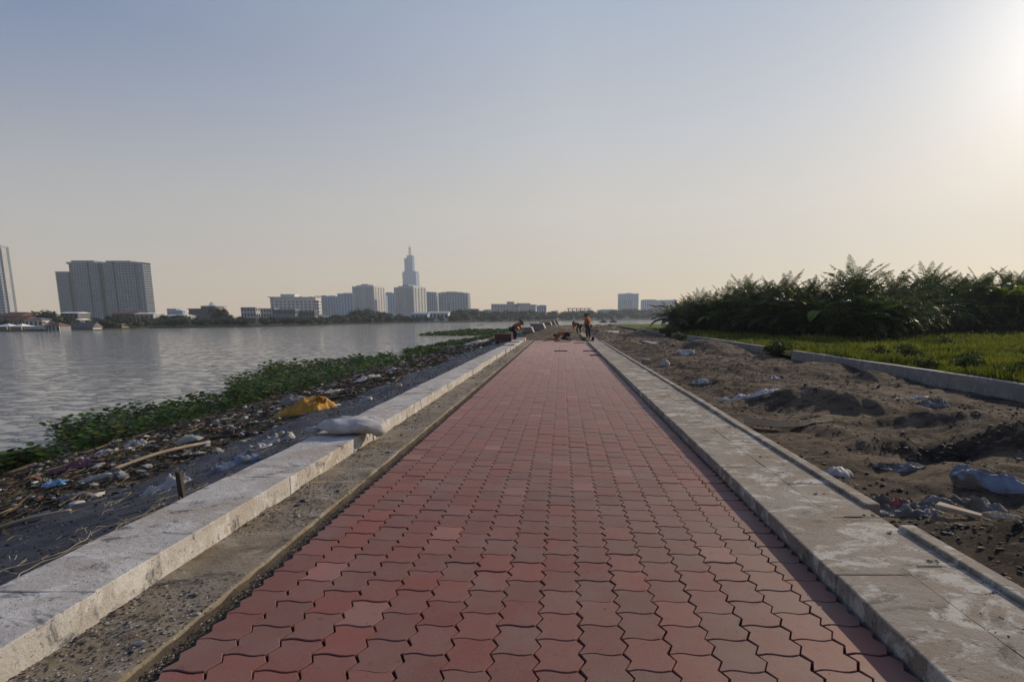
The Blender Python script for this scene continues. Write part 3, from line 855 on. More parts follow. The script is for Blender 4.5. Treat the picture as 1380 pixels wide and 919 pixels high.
# left tower cut by the frame
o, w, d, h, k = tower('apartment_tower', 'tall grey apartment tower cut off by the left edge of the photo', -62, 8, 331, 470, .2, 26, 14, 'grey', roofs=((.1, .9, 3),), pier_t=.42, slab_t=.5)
MB().box(w/2 - .1, w/2 + 1.2, -d*.2, d*.2, -1, h * .985).build('stair_core', B['pale'], o)
# the broad slab block
cx, w, h = basis(91, 192, 420, 351)
o = empty('apartment_block', (cx, 428, LANDZ), 'broad grey apartment block with dark vertical recesses and a lower left wing', 'building')
k = w / 101
MB().box(-w/2 + .4, w/2 - .6, -2, 5, -1, h - 1.2).build('glazed_core', B['glass'], o)
def bay(a, b, y0, top, floors=23, nc=3):
    x0, x1 = -w/2 + a * w, -w/2 + b * w
    sm = MB(); fh = top / floors
    for r_ in range(1, floors + 1): sm.box(x0, x1, y0 + .12, 5.5, r_ * fh - fh * .5, r_ * fh)
    sm.build('floor_slabs', B['grey'], o)
    pr = MB(); n_ = nc + 1; bw = (x1 - x0) / nc
    for c_ in range(n_):
        pw = bw * (.24 if c_ in (0, nc) else .15)
        xx = x0 + c_ * bw
        pr.box(max(x0, xx - pw), min(x1, xx + pw), y0, 5.8, -1, top + .3)
    pr.build('facade_bay', B['grey'], o)
bay(.0, .10, 0.5, h * .985, nc=2); bay(.09, .275, -4, h * .985, nc=5); bay(.305, .415, -4, h * .975, nc=3); bay(.50, .615, -4, h * .975, nc=3); bay(.645, .90, -4, h * .985, nc=6); bay(.895, 1.0, -2.3, h * .97, nc=2)
MB().box(-w/2 + .415 * w, -w/2 + .50 * w, -.5, 5.2, -1, h * .965).build('recess_wall', B['dark'], o)
MB().box(-w/2 + .06 * w, -w/2 + .36 * w, -3, 5, h * .986, h * 1.01).build('roof_block', B['dim'], o)
MB().box(-w/2 + .52 * w, -w/2 + .85 * w, -3, 5, h * .986, h * 1.006).build('roof_block', B['dim'], o)
MB().box(-w/2 - .02 * w, w/2, -2.2, 5.9, h * .955, h * .985).build('parapet', B['grey'], o)
x0, x1 = -w/2 - .165 * w, -w/2 - .003 * w; lw = MB(); sm = MB(); hh = h * .825
lw.box(x0, x1, -3, 1, -1, hh - .5); lw.build('lower_wing', B['dim'], o)
for r_ in range(1, 21): sm.box(x0 - .3, x1, -3.3, .7, r_ * hh / 20 - 1.1, r_ * hh / 20)
sm.build('wing_slabs', B['dim'], o)
# white apartment slab with a roof box
o, w, d, h, k = tower('white_apartment_slab', 'long white apartment slab with a box on its flat roof', 366, 425, 401, 420, .3, 8, 11, 'white', roofs=((.22, .53, 4.5), (.62, .70, 1.5), (.85, .92, 1.5)), windows=True, wsz=(.55, .45), rz=4)
MB().box(-w/2 - 1.6, w/2 + .6, -d/2 - .7, d/2, h - .05, h + .55).build('roof_slab', B['white'], o)
tower('stair_tower', 'narrow pinkish stair tower at the right end of the white apartment slab', 423.5, 429.5, 404.5, 415, .9, 6, 2, 'pink', windows=True, rz=12)
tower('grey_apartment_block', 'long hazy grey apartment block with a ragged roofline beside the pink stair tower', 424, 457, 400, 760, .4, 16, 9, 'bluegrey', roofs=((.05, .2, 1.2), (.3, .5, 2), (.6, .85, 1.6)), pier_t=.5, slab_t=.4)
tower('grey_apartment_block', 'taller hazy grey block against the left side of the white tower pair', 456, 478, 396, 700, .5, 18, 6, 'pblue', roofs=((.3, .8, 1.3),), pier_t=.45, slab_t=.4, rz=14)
# the two white towers
for (a, b_, top, lab) in ((475, 513.5, 383.5, 'white apartment tower with stepped roof corners, left of the two'), (531, 570, 384.5, 'white apartment tower with a sunlit side, in front of the skyscraper')):
    cx, w, h = basis(a, b_, 560, top); d = w * .62
    o = empty('white_tower', (cx, 560 + d / 2, LANDZ), lab, 'building', 'white tower pair', R(-14 if a < 500 else -24))
    ww = w * .80
    MB().box(-ww/2, ww/2, -d/2, d/2, -1, h * .93).build('glazed_core', B['glass'], o)
    fl = 12; fh = h * .94 / fl; sm, pr = MB(), MB()
    for r_ in range(1, fl + 1): sm.box(-ww/2 - .6, ww/2 + .6, -d/2 - .72, d/2 + .72, r_ * fh - fh * .5, r_ * fh)
    for c_ in range(9):
        x = -ww/2 + c_ * ww / 8
        pr.box(x - ww * (.045 if c_ % 4 == 0 else .022), x + ww * (.045 if c_ % 4 == 0 else .022), -d/2 - .8, -d/2 + .2, -1, h * .95)
    for c_ in range(5):
        y_ = -d/2 + c_ * d / 4
        pr.box(ww/2 - .2, ww/2 + .8, max(-d/2 - .79, y_ - d * .07), min(d/2 + .79, y_ + d * .07), -1, h * .95)
        pr.box(-ww/2 - .8, -ww/2 + .2, max(-d/2 - .79, y_ - d * .07), min(d/2 + .79, y_ + d * .07), -1, h * .95)
    sm.build('floor_slabs', B['white'], o); pr.build('piers', B['white'], o)
    MB().box(-ww * .40, ww * .44, -d * .42, d * .42, h * .93, h * .985).build('roof_block', B['white'], o)
    MB().box(-ww * .22, ww * .12, -d * .3, d * .3, h * .98, h * 1.02).build('lift_house', B['pale'], o)
# skyscraper with set-back tiers and a lattice spire
cx, w, h = basis(543.5, 565.5, 1500, 331)
o = empty('skyscraper', (cx, 1510, LANDZ), 'hazy blue skyscraper with set back tiers and a lattice spire, tallest on the skyline', 'skyscraper', rz=R(3))
k = w / 28
def tier(x0, x1, z0, z1, dd, nm='tier'):
    t = MB(); t.box(x0, x1, -dd, dd, z0, z1).build(nm, B['bluegrey'], o)
    f = MB(); n_ = max(3, int((x1 - x0) / 5))
    for i in range(n_ + 1):
        x = x0 + (x1 - x0) * i / n_
        f.box(x - .5, x + .5, -dd - .7, -dd + .3, z0, z1 + 1.5)
    for i in range(5):
        y = -dd + 2 * dd * i / 4
        f.box(x1 - .3, x1 + .7, y - .8, y + .8, z0, z1 + 1.5)
    f.build('mullions', B['pblue'], o)
zz = lambda py: V(555, py, 1500).z - LANDZ
tier(-11*k, 11*k, -1, zz(369), 20); tier(-11*k, 3*k, zz(369), zz(367.5), 18); tier(-9*k, 10.5*k, zz(369), zz(366), 17)
tier(-8*k, 4.6*k, zz(366), zz(348.5), 13); tier(-4*k, 5*k, zz(366), zz(344.5), 11)
sp = MB(); zb, zt = zz(344.5), zz(333)
for sx in (-1.7, 1.2):
    for sy in (-3, 3): sp.tube([(sx*k, sy, zb), (sx*k*.8, sy*.8, zt)], .75, 4)
for i in range(6):
    z = zb + (zt - zb) * (i + .5) / 6; sp.box(-1.7*k, 1.2*k, -3, 3, z - .6, z + .6)
sp.tube([(-.2*k, 0, zt - 2), (-.2*k, 0, zz(330))], [1.6, .5], 5)
sp.build('spire', B['pale'], o)
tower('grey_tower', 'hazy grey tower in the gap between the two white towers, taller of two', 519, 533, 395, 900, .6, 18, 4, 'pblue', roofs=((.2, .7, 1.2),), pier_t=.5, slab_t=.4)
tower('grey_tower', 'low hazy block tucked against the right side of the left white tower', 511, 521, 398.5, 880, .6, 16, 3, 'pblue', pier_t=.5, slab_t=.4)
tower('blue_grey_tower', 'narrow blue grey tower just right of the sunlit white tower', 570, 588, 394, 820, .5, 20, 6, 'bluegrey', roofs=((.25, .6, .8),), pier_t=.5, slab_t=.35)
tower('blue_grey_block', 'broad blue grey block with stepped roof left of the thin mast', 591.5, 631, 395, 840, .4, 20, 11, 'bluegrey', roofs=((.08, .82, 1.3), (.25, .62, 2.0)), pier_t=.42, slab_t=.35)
mx = V(634, HY, 600)
t = MB()
for k_ in range(3):
    a = k_ * 2.1; t.tube([(math.cos(a) * .5, math.sin(a) * .5, -1), (math.cos(a) * .15, math.sin(a) * .15, V(634, 401, 600).z - LANDZ)], .12, 4)
for i in range(12): t.box(-.35, .35, -.06, .06, i * 1.9, i * 1.9 + .15); 
tag(t.build('radio_mast', B['conc'], loc=(mx.x, 600, LANDZ)), 'thin radio mast to the right of the broad blue grey block', 'mast')
mx = V(606.5, HY, 560)
tag(MB().lathe([(1.2, -1), (1.0, V(606, 408.5, 560).z - LANDZ), (.8, V(606, 408, 560).z - LANDZ)], 10, c=None).build('chimney', B['conc'], loc=(mx.x, 560, LANDZ)), 'dark chimney standing in front of the broad blue grey block', 'chimney')
# mid-rise white building in the middle
cx, w, h = basis(661, 722, 640, 411.5)
o = empty('white_office', (cx, 648, LANDZ), 'stepped white building above the trees at the middle of the far bank', 'building')
k = w / 61; B0 = -w/2
for nm, a, b_, y0, y1, py in (('wall', 0, 38, 0, 14, 409.5), ('upper_storey', 21, 31, 2, 12, 406.3), ('upper_storey', 34, 53, 3, 12, 408.2), ('wall', 38.1, 61, -3, 12, 411)):
    MB().box(B0 + a*k, B0 + b_*k, y0, y1, -1, V(690, py, 640).z - LANDZ).build(nm, B['white' if a > 30 else 'pale'], o)
MB().box(B0 + 32*k, B0 + 61.8*k, -3.6, 13, V(690, 411, 640).z - LANDZ + .01, V(690, 410.4, 640).z - LANDZ).build('roof_slab', B['roofgrey'], o)
wd = None
for r_ in range(3):
    for c_ in range(7):
        xx = B0 + (40.5 + c_ * 2.9) * k; z = V(690, 420.5 - 3.1 * r_, 640).z - LANDZ
        if wd is None: wd = MB().box(-.5*k*1.6, .5*k*1.6, -.1, .15, 0, 1.6*k).build('window', B['glass'], o); q = wd
        else: q = bpy.data.objects.new('window', wd.data); col.objects.link(q); q.parent = o
        q.location = (xx, -3, z)
for r_ in range(2):
    for c_ in range(9):
        q = bpy.data.objects.new('window', wd.data); col.objects.link(q); q.parent = o
        q.location = (B0 + (2 + c_ * 4) * k, 0, V(690, 418 - 4 * r_, 640).z - LANDZ)
tower('pale_block', 'small pale hazy block right of the stepped white building', 723, 736, 412, 760, .6, 6, 4, 'pblue', roofs=((.3, .9, 1),))
# flat canopy / bridge deck
a, b_ = V(764, 415, 700), V(797, 415, 700)
o = empty('flyover', ((a.x + b_.x) / 2, 705, LANDZ), 'low flat bridge deck showing above the trees at the centre of the far bank', 'bridge')
w = b_.x - a.x; z = V(780, 416.2, 700).z - LANDZ
MB().box(-w/2, w/2, -5, 5, z, z + .9).build('deck', B['conc'], o)
for i in range(6): MB().box(-w/2 + (i + .3) * w/6, -w/2 + (i + .3) * w/6 + 1.2, -3, 3, -1, z + .01).build('pier', B['conc'], o)
tower('pale_hall', 'low pale hall with a shallow roof beside the flat bridge deck', 806, 834, 418, 900, .5, 3, 8, 'pblue', roofs=((.15, .8, 1),))
tower('glass_tower', 'taller hazy tower at the right of the far skyline', 834, 860, 396, 1250, .5, 22, 8, 'pblue', roofs=((.35, .7, 1.0),), pier_t=.3, slab_t=.5)
tower('low_front_wing', 'lower grey wing standing in front of the taller hazy tower at right', 834, 851.5, 404, 1200, .4, 16, 6, 'bluegrey', pier_t=.4)
tower('hazy_block', 'hazy flat roofed block, left of the two beside the palm grove', 865, 886, 404.5, 1300, .5, 14, 7, 'pblue', roofs=((.1, .9, .8),))
tower('hazy_block', 'hazy flat roofed block partly hidden by the palm grove', 887.5, 911, 405, 1300, .5, 14, 7, 'pblue', roofs=((.1, .9, .8),))
# unfinished building, modern house, small blocks on the left
cx, w, h = basis(246, 284, 230, 415.5)
o = empty('unfinished_building', (cx, 234, LANDZ), 'dark unfinished concrete building with a stepped top on the left bank', 'building')
MB().box(-w/2, w/2, 0, 7, -1, h - .2).build('wall', B['conc'], o)
MB().box(-w*.11, w*.42, 1, 7, h - .19, h + 3.4 * w/38).build('upper_storey', B['conc'], o)
for r_ in range(3): MB().box(-w/2 - .4, w/2 + .2, -.5, .4, h * (.35 + .3 * r_), h * (.35 + .3 * r_) + .3).build('balcony_slab', B['roofgrey'], o)
for c_ in range(6): MB().box(-w*.05 + c_ * w * .08, -w*.03 + c_ * w * .08, 2, 2.3, h + 3.4*w/38, h + 4.3*w/38).build('column_stub', B['conc'], o)
tower('small_block', 'small pale block on the skyline right of the broad grey apartment block', 225.5, 238, 416, 520, .6, 4, 4, 'pblue', windows=True)
tower('low_block', 'tiny low pale roof beside the small pale block', 238, 246, 418.5, 520, .6, 3, 3, 'pblue', windows=True)
p = V(287, HY, 1400); hq = V(287, 407, 1400).z - LANDZ; q = hq / 20
tag(MB().lathe([(7*q*.75, -1), (7*q*.75, 8*q), (6*q*.75, 12*q), (4*q*.75, 16*q), (2.2*q, 18.5*q), (1.2*q, 20*q)], 12).build('domed_tower', B['pblue'], loc=(p.x, 1400, LANDZ)), 'pale hazy domed tower far away behind the trees', 'tower')
tower('modern_house', 'flat roofed pale house with an overhanging roof left of the long white slab', 325, 345, 414, 240, .5, 3, 5, 'pale', windows=True)
tower('low_terrace', 'low grey terrace joined to the pale flat roofed house', 344, 370, 415.5, 250, .4, 3, 7, 'pale', windows=True)
tower('long_shed', 'long low grey shed below the white apartment slab', 368, 398, 416.5, 245, .3, 2, 8, 'dim', windows=True, wsz=(.7, .5))
tower('long_shed', 'low shed with dark roof right of the long grey shed', 396, 424, 419, 250, .3, 2, 7, 'conc', windows=True)
# houses along the water on the left
def house(name, label, pxa, pxb, yb, ye, yt, Y, wall, roof, hip=.3, dep=.7, porch=0, nwin=4):
    """eaves at pixel row ye, ridge at yt, wall foot at yb"""
    a, b_ = V(pxa, HY, Y), V(pxb, HY, Y); w = b_.x - a.x; d = w * dep
    z0, z1, z2 = V(pxa, yb, Y).z, V(pxa, ye, Y).z, V(pxa, yt, Y).z
    o = empty(name, ((a.x + b_.x) / 2, Y, z0), label, 'house')
    h, r_ = z1 - z0, z2 - z0
    MB().box(-w*.46, w*.46, .12*d if porch else 0, d, -1, h + .02).build('wall', B[wall], o)
    rf = MB(); e = w * .5
    vs = [(-e, -.12*d, h), (e, -.12*d, h), (e, 1.1*d, h), (-e, 1.1*d, h), (-e + hip * w, d*.5, r_), (e - hip * w, d*.5, r_)]
    rf.mesh(vs, [(0,1,5,4), (1,2,5), (2,3,4,5), (3,0,4), (3,2,1,0)])
    rf.build('roof', B[roof], o)
    for i in range(porch): MB().box(-w*.46 + i * w*.92/(porch-1) - .06, -w*.46 + i * w*.92/(porch-1) + .06, -.02*d, .04*d, -.4, h).build('porch_post', B['white'], o)
    for i in range(nwin):
        x = -w*.46 + (i + .5) * w*.92 / nwin
        MB().box(x - w*.06, x + w*.06, (.12*d if porch else 0) - .05, (.12*d if porch else 0) + .05, h*.3, h*.78).build('window', B['glass'], o)
    return o
Y0 = shore_Y(20)
house('villa', 'house with a wide dark red roof at the left edge above the tents', -8, 31, 436, 426, 420.5, Y0*1.22, 'tan', 'roofred', .2)
house('villa', 'house with a brownish red roof between the left villa and the white gabled house', 10, 36, 440, 431, 426.5, Y0*1.12, 'tan', 'roofred', .15)
house('gabled_house', 'white walled house with pale grey roof behind the riverside terrace', 31, 57, 441, 431.5, 428, Y0*1.09, 'white', 'roofgrey', .4)
house('riverside_house', 'small house with a brown hip roof at the water edge', 57, 79, 446.3, 439.5, 434.5, Y0*1.035, 'dim', 'roofbrown', .35, porch=5, nwin=3)
house('boathouse', 'long low building with dark roof and pale base on the water edge', 82, 125, 445, 441.3, 434.5, shore_Y(100)*1.03, 'white', 'roofgrey', .04, .3, 0, 7)
house('low_house', 'low olive building with flat pale roof right of the long boathouse', 127, 164, 443.5, 437, 435.8, shore_Y(145)*1.045, 'olive', 'tan', .02, .3, 0, 5)
house('flat_roof_house', 'house with white flat roof edge behind the riverside trees at left', 81, 106, 430, 422, 420.6, Y0*1.30, 'conc', 'tent', .02)
house('flat_roof_house', 'lower white roofed house in front of the broad grey block', 82, 107, 438, 431, 429.6, Y0*1.16, 'conc', 'tent', .04)
house('brown_roof_house', 'house with a wide dark brown roof in front of the broad grey block', 150, 186, 430, 423, 418.8, 190, 'conc', 'roofred', .25)
house('white_roof_house', 'white flat roofed house under the right end of the broad grey block', 181, 208, 432, 423, 421.5, 186, 'pale', 'white', .03)
house('white_roof_house', 'long thin white roof among trees left of the unfinished building', 222, 250, 430, 425.5, 424.3, 200, 'pale', 'white', .03)
house('curved_roof_hall', 'hall with a wide pale grey roof among the trees under the white slab', 395, 437, 432, 427.5, 424, 255, 'dim', 'roofgrey', .25)
house('tan_house', 'house with a faded orange roof among trees below the left white tower', 494, 516, 431, 427.5, 424.5, 280, 'tan', 'roofbrown', .2)
house('warehouse', 'warehouse with a pale blue sloping wall below the sunlit white tower', 553, 577, 431.5, 423.5, 421.3, 300, 'pblue', 'bluegrey', .05, .5)
house('white_house', 'white house with a row of square openings beside the pale blue warehouse', 577, 605, 431.5, 421.5, 420, 310, 'white', 'white', .03, .4, 0, 5)
house('pale_house', 'pale house half hidden by trees left of the stepped white building', 650, 668, 427, 419, 417, 590, 'pale', 'roofgrey', .15)
house('pale_house', 'pale house half hidden by trees near the far skyline mast', 628, 645, 424, 417.5, 416, 470, 'conc', 'roofgrey', .15)
# tents and terrace at the far left
for a, b_, lab in ((-14, 12, 'white peaked marquee tent at the left edge of the far bank'), (10, 27, 'smaller white peaked marquee tent beside the terrace')):
    Y = shore_Y(5) * 1.03; A, Bq = V(a, HY, Y), V(b_, HY, Y); w = Bq.x - A.x
    z0, z1, z2 = V(0, 447, Y).z, V(0, 440, Y).z, V(0, 436.3, Y).z
    o = empty('marquee_tent', ((A.x + Bq.x) / 2, Y, z0), lab, 'tent', 'marquee tents')
    n_ = 8; vs, fs = [], []
    for s_, t_ in ((1, 0), (.6, .32), (.25, .72), (.02, 1)):
        for (ux, uy) in ((-1,-1),(1,-1),(1,1),(-1,1)): vs.append((ux*w/2*s_, 1.6+uy*1.6*s_, z1-z0+(z2-z1)*t_))
    for r_ in range(3):
        for i in range(4): fs.append((r_*4+i, r_*4+(i+1)%4, r_*4+4+(i+1)%4, r_*4+4+i))
    fs.append((12,13,14,15)); t = MB(); t.mesh(vs, fs); t.build('canopy', B['tent'], o)
    for ux in (-1, 1):
        for uy in (0.05, 3.15): MB().box(ux*w*.48-.05, ux*w*.48+.05, uy-.05, uy+.05, -.5, z1-z0).build('tent_post', B['white'], o)
Y = shore_Y(40) * 1.02; A, Bq = V(26, HY, Y), V(58, HY, Y); w = Bq.x - A.x; z0 = V(0, 446.4, Y).z
o = empty('river_terrace', ((A.x + Bq.x) / 2, Y, z0), 'open grey terrace on posts along the water between tents and brown roofed house', 'terrace')
hT = V(0, 441, Y).z - z0
MB().box(-w/2, w/2, 0, 2.4, hT, hT + .18).build('terrace_roof', B['pale'], o)
MB().box(-w/2, w/2, -.1, 2.4, -.5, .25).build('terrace_deck', B['conc'], o)
for i in range(7): MB().box(-w/2 + i*w/6 - .05, -w/2 + i*w/6 + .05, .05, .15, .25, hT).build('terrace_post', B['pale'], o)
# pieces drifting on the river
for i, (px_, py_, s) in enumerate(((383, 440.8, .55), (374, 443, .35), (355, 446, .3), (214, 447, .4), (303, 463, .22), (647, 438.5, .9))):
    p = G(px_, py_, WATER_Z)
    mb = MB(); 
    for q in range(26):
        r_ = ru(.15, .4) * s * p.y / 150; a = ru(0, 6.28); ux, uy = ru(-1, 1) * s * p.y / 110, ru(-1, 1) * s * p.y / 160
        mb.face([(ux + r_*math.cos(a + k_*1.57), uy + r_*math.sin(a + k_*1.57), ru(0, .12) * s * p.y / 110) for k_ in range(4)], (.04, .06, .02))
    tag(mb.build('drifting_weed', M['leaf'], loc=(p.x, p.y, WATER_Z + .03)), 'small dark clump of weed drifting alone on the open river', 'weed clump', 'weed clumps drifting on the river')

# ================================================================== PALM GROVE on the right
def frond(mb, base, az, el, L, droop, n, ll, c0, c1, w=.05):
    """pinnate leaf: arched rachis with drooping leaflets"""
    pts = []; p = Vector(base); e = el; st = L / n
    for i in range(n + 1):
        pts.append(p.copy())
        p = p + Vector((math.cos(az) * math.cos(e), math.sin(az) * math.cos(e), math.sin(e))) * st
        e -= droop / n * (.5 + i / n)
    mb.tube(pts, [.022 * (1 - .8 * i / n) + .004 for i in range(n + 1)], 4, (.10, .10, .04))
    side = Vector((-math.sin(az), math.cos(az), 0))
    for i in range(2, n + 1):
        t = i / n; k = math.sin(math.pi * min(1, t * .85 + .12)) ** .6
        T = (pts[i] - pts[i - 1]).normalized()
        for s in (-1, 1):
            for o_ in (0, .5):
                l_ = ll * k * ru(.75, 1.1)
                d = (side * s * .8 + T * .75 + Vector((0, 0, ru(-.5, .05)))).normalized()
                b0 = pts[i] - T * st * o_; wv = T * w * ru(.7, 1.2)
                mid = b0 + d * l_ * .55; tip = b0 + d * l_ + Vector((0, 0, -.22 * l_ * ru(.5, 1.5)))
                kk = rnd(); c = tuple(c0[j] + (c1[j] - c0[j]) * kk for j in range(3))
                mb.face([b0 - wv * .4, b0 + wv * .4, mid + wv * .5, tip, mid - wv * .5], c)
def make_palm(seed, hs, nf, L, c0, c1, lab, spiky=False):
    random.seed(seed)
    t = empty('palm_tree', (0, 0, -500), lab, 'palm tree')
    tb = MB(); bx, by = ru(-.25, .25), ru(-.25, .25)
    tb.tube([(0, 0, -.4), (bx * .4, by * .4, hs * .5), (bx, by, hs)], [.17, .12, .10], 8); tb.build('trunk', M['bark'], t)
    f = MB()
    for i in range(nf):
        if spiky: frond(f, (bx, by, hs), i * 2.4 + ru(-.3, .3), R(ru(18, 84)), L * ru(.85, 1.2), ru(.35, 1.15), 15, L * .20, c0, c1, .045)
        else: frond(f, (bx, by, hs), i * 2.4 + ru(-.3, .3), R(ru(10, 80)), L * ru(.85, 1.3), ru(.7, 1.9), 14, L * .23, c0, c1)
    f.build('crown', M['palmleaf'], t)
    return t
PG = ((.04, .064, .02), (.12, .165, .046)); PO = ((.06, .066, .022), (.14, .14, .05))
PALMS = [make_palm(61, 2.6, 22, 2.3, *PG, 'x', True), make_palm(62, 2.2, 22, 2.0, *PG, 'x', True), make_palm(63, 3.0, 20, 2.4, *PO, 'x', True), make_palm(64, 1.2, 30, 2.2, *PG, 'x')]
bpy.context.view_layer.update()
PH = [max(v_.co.z for c_ in t_.children for v_ in c_.data.vertices) - .12 for t_ in PALMS]
def leafy(mb, n, rx, ry, rz, cz, leaf, seed, c0, c1, lobes=6, asp=.42):
    random.seed(seed); L = [(ru(-.6, .6) * rx, ru(-.6, .6) * ry, cz + ru(-.5, .6) * rz, ru(.3, .6)) for _ in range(lobes)]
    for q in range(n):
        lx, ly, lz, lr = random.choice(L)
        d = Vector((random.gauss(0, 1), random.gauss(0, 1), random.gauss(0, 1))).normalized() * ru(.35, 1.05)
        p = Vector((lx + d.x * lr * rx, ly + d.y * lr * ry, lz + d.z * lr * rz * 1.3))
        if p.z < .02: p.z = ru(.02, .3)
        u = Vector((random.gauss(0, 1), random.gauss(0, 1), random.gauss(-.2, .7))).normalized()
        w = u.cross(Vector((random.gauss(0, 1), random.gauss(0, 1), 1))).normalized()
        s = leaf * ru(.5, 1.35); k = rnd() ** 1.5
        c = tuple(c0[j] + (c1[j] - c0[j]) * k for j in range(3))
        mb.face([p - u * s, p - u * s * .1 + w * s * asp, p + u * s + Vector((0, 0, -.2 * s)), p - u * s * .1 - w * s * asp], c)
def make_bush(seed, n, rx, rz, leaf, c0, c1):
    t = empty('shrub', (0, 0, -500), 'x', 'shrub')
    random.seed(seed)
    s = MB()
    for k in range(6):
        a = k * 1.05; s.tube([(0, 0, -.3), (math.cos(a) * rx * .25, math.sin(a) * rx * .25, rz * .7), (math.cos(a) * rx * .5, math.sin(a) * rx * .5, rz * 1.5)], [.05, .035, .012], 5)
    s.build('stems', M['bark'], t)
    m_ = MB(); leafy(m_, n, rx, rx, rz, rz, leaf, seed + 5, c0, c1); m_.build('foliage', M['leaf'], t)
    return t
BUSH = [make_bush(71, 4200, 1.6, .95, .085, (.028, .042, .016), (.08, .105, .034)), make_bush(72, 4200, 1.4, 1.1, .095, (.03, .046, .017), (.09, .115, .036)),
        make_bush(73, 4200, 1.8, .85, .075, (.032, .042, .016), (.08, .092, .03))]
BL = ['dense dark shrub with small leaves filling the foot of the palm grove', 'taller leafy shrub filling the middle of the palm grove', 'low spreading dark shrub at the front edge of the palm grove']
bused = [0] * 3; pused = [0] * 4
random.seed(31)
def put(protos, usedl, k, x, y, s, sz, label, group):
    z = turf_h(x, y) - .03
    if not usedl[k]:
        usedl[k] = 1; o = protos[k]
    else: o = dup(protos[k], (0, 0, 0))
    o.location = (x, y, z); o.rotation_euler = (0, 0, ru(0, 6.28)); o.scale = (s, s, sz)
    o['label'] = label; o['group'] = group
# shrubs along the front edge and in the depth of the grove
def along(t):
    segs = [math.hypot(c - a, d - b_) for (a, b_), (c, d) in zip(FRONT, FRONT[1:])]
    t *= sum(segs)
    for ((a, b_), (c, d)), L in zip(zip(FRONT, FRONT[1:]), segs):
        if t <= L: return a + (c - a) * t / L, b_ + (d - b_) * t / L
        t -= L
    return FRONT[-1]
NB = 40
for q in range(NB):
    x, y = along((q + rnd() * .6) / NB)
    put(BUSH, bused, 2, x + ru(-.3, .5), y + ru(.2, .9), ru(.95, 1.3), ru(.8, 1.25), BL[2], 'low shrubs of the palm grove')
    k = random.choice([0, 1]); put(BUSH, bused, k, x + ru(.2, 1.2), y + ru(1.4, 2.4), ru(1.15, 1.5), ru(1.2, 1.7), BL[k], 'shrubs of the palm grove')
    if q % 2: k = random.choice([0, 1]); put(BUSH, bused, k, x + ru(.4, 1.5), y + ru(3.2, 4.6), ru(1.3, 1.7), ru(1.5, 2.0), BL[k], 'shrubs of the palm grove')
PLAB = ['palm with arching dark fronds rising from the grove', 'short bushy palm in the grove', 'palm with ragged olive fronds in the grove', 'low trunkless palm at the grove front']
def palm(k, px_, yt, dep, wmin=.85, wmax=1.5):
    X, Y = front_at(px_); Y += dep; p = V(px_, yt, Y)
    s = (p.z - .1) / PH[k]
    put(PALMS, pused, k, p.x, Y, max(wmin, min(wmax, s * 1.05)), s, PLAB[k], 'palms of the grove')
for px_, yt, dep, k in ((908, 402, 1, 3), (916, 398, 2.5, 1), (926, 393, 3, 1), (944, 388, 3, 0), (962, 384, 3, 2), (985, 377, 3, 1), (1003, 369, 4, 0), (1022, 371, 3, 1), (1042, 371, 4, 0), (1062, 364, 4, 2), (1084, 369, 3, 1),
                        (1104, 367, 4, 0), (1128, 365, 4, 1), (1150, 366, 3, 1), (1180, 363, 4, 1), (1204, 361, 5, 2), (1226, 363, 4, 1), (1248, 364, 3, 0), (1270, 360, 5, 1), (1290, 362, 4, 0),
                        (1306, 364, 5, 1), (1326, 360, 4, 0), (1345, 363, 5, 2), (1366, 358, 4, 0), (1390, 361, 5, 1), (1415, 358, 5, 0), (1440, 362, 5, 2), (1310, 372, 2, 2), (1350, 371, 2, 1), (1385, 371, 2, 0)):
    palm(k, px_, yt + (0 if px_ in (944, 1003, 1042, 1062, 1204, 1326, 1366) else 6), dep)
px_ = 912
i = 0
while px_ < 1450:
    t_ = min(1, (px_ - 900) / 110)
    palm(3 if i % 2 else random.choice([0, 1, 2, 3]), px_ + ru(-6, 6), (408 - 16 * t_) + ru(-8, 14) + (12 if i % 2 else 0), ru(.8, 2.4), .9, 1.35)
    px_ += ru(9, 13); i += 1
for px_, yt, lab in ((1156, 346, 'tallest palm of the grove, its spiky fan of fronds standing clear against the sky'), (1252, 352, 'second tallest palm, its fan of fronds against the sky right of the tallest palm')):
    X, Y = front_at(px_); Y += 4.5; p = V(px_, yt, Y)
    o = dup(PALMS[0], (p.x, Y, .05), ru(0, 6), (1.25, 1.25, (p.z - .1) / PH[0]), lab, 'standing palms')
# banana plants with broad light leaves
def make_banana(seed):
    random.seed(seed); t = empty('banana_plant', (0, 0, -500), 'x', 'banana plant')
    MB().tube([(0, 0, -.3), (.03, .02, .8), (.05, 0, 1.5)], [.13, .11, .07], 8).build('stem', M['bark'], t)
    f = MB()
    for i in range(8):
        az = i * 2.4 + ru(-.3, .3); e = R(ru(35, 80)); L = ru(1.1, 1.7); p = Vector((.05, 0, 1.45)); n = 9; pts = []
        for j in range(n + 1):
            pts.append(p.copy()); p = p + Vector((math.cos(az) * math.cos(e), math.sin(az) * math.cos(e), math.sin(e))) * L / n; e -= ru(.12, .28)
        sd = Vector((-math.sin(az), math.cos(az), .25)); sd2 = Vector((math.sin(az), -math.cos(az), .25))
        k = rnd(); c = (.09 + .09 * k, .14 + .11 * k, .025)
        for j in range(1, n):
            wa, wb = [.27 * math.sin(math.pi * min(1, (q - .6) / (n - .6))) ** .7 if q > .6 else 0 for q in (j, j + 1)]
            for s_ in (sd, sd2):
                rag = ru(.8, 1.05)
                f.face([pts[j], pts[j + 1], pts[j + 1] + s_ * wb * rag, pts[j] + s_ * wa * rag], c)
        f.tube(pts, [.02] * 3 + [.012] * (n - 2), 4, (.12, .14, .04))
    f.build('leaves', M['leaf'], t); return t
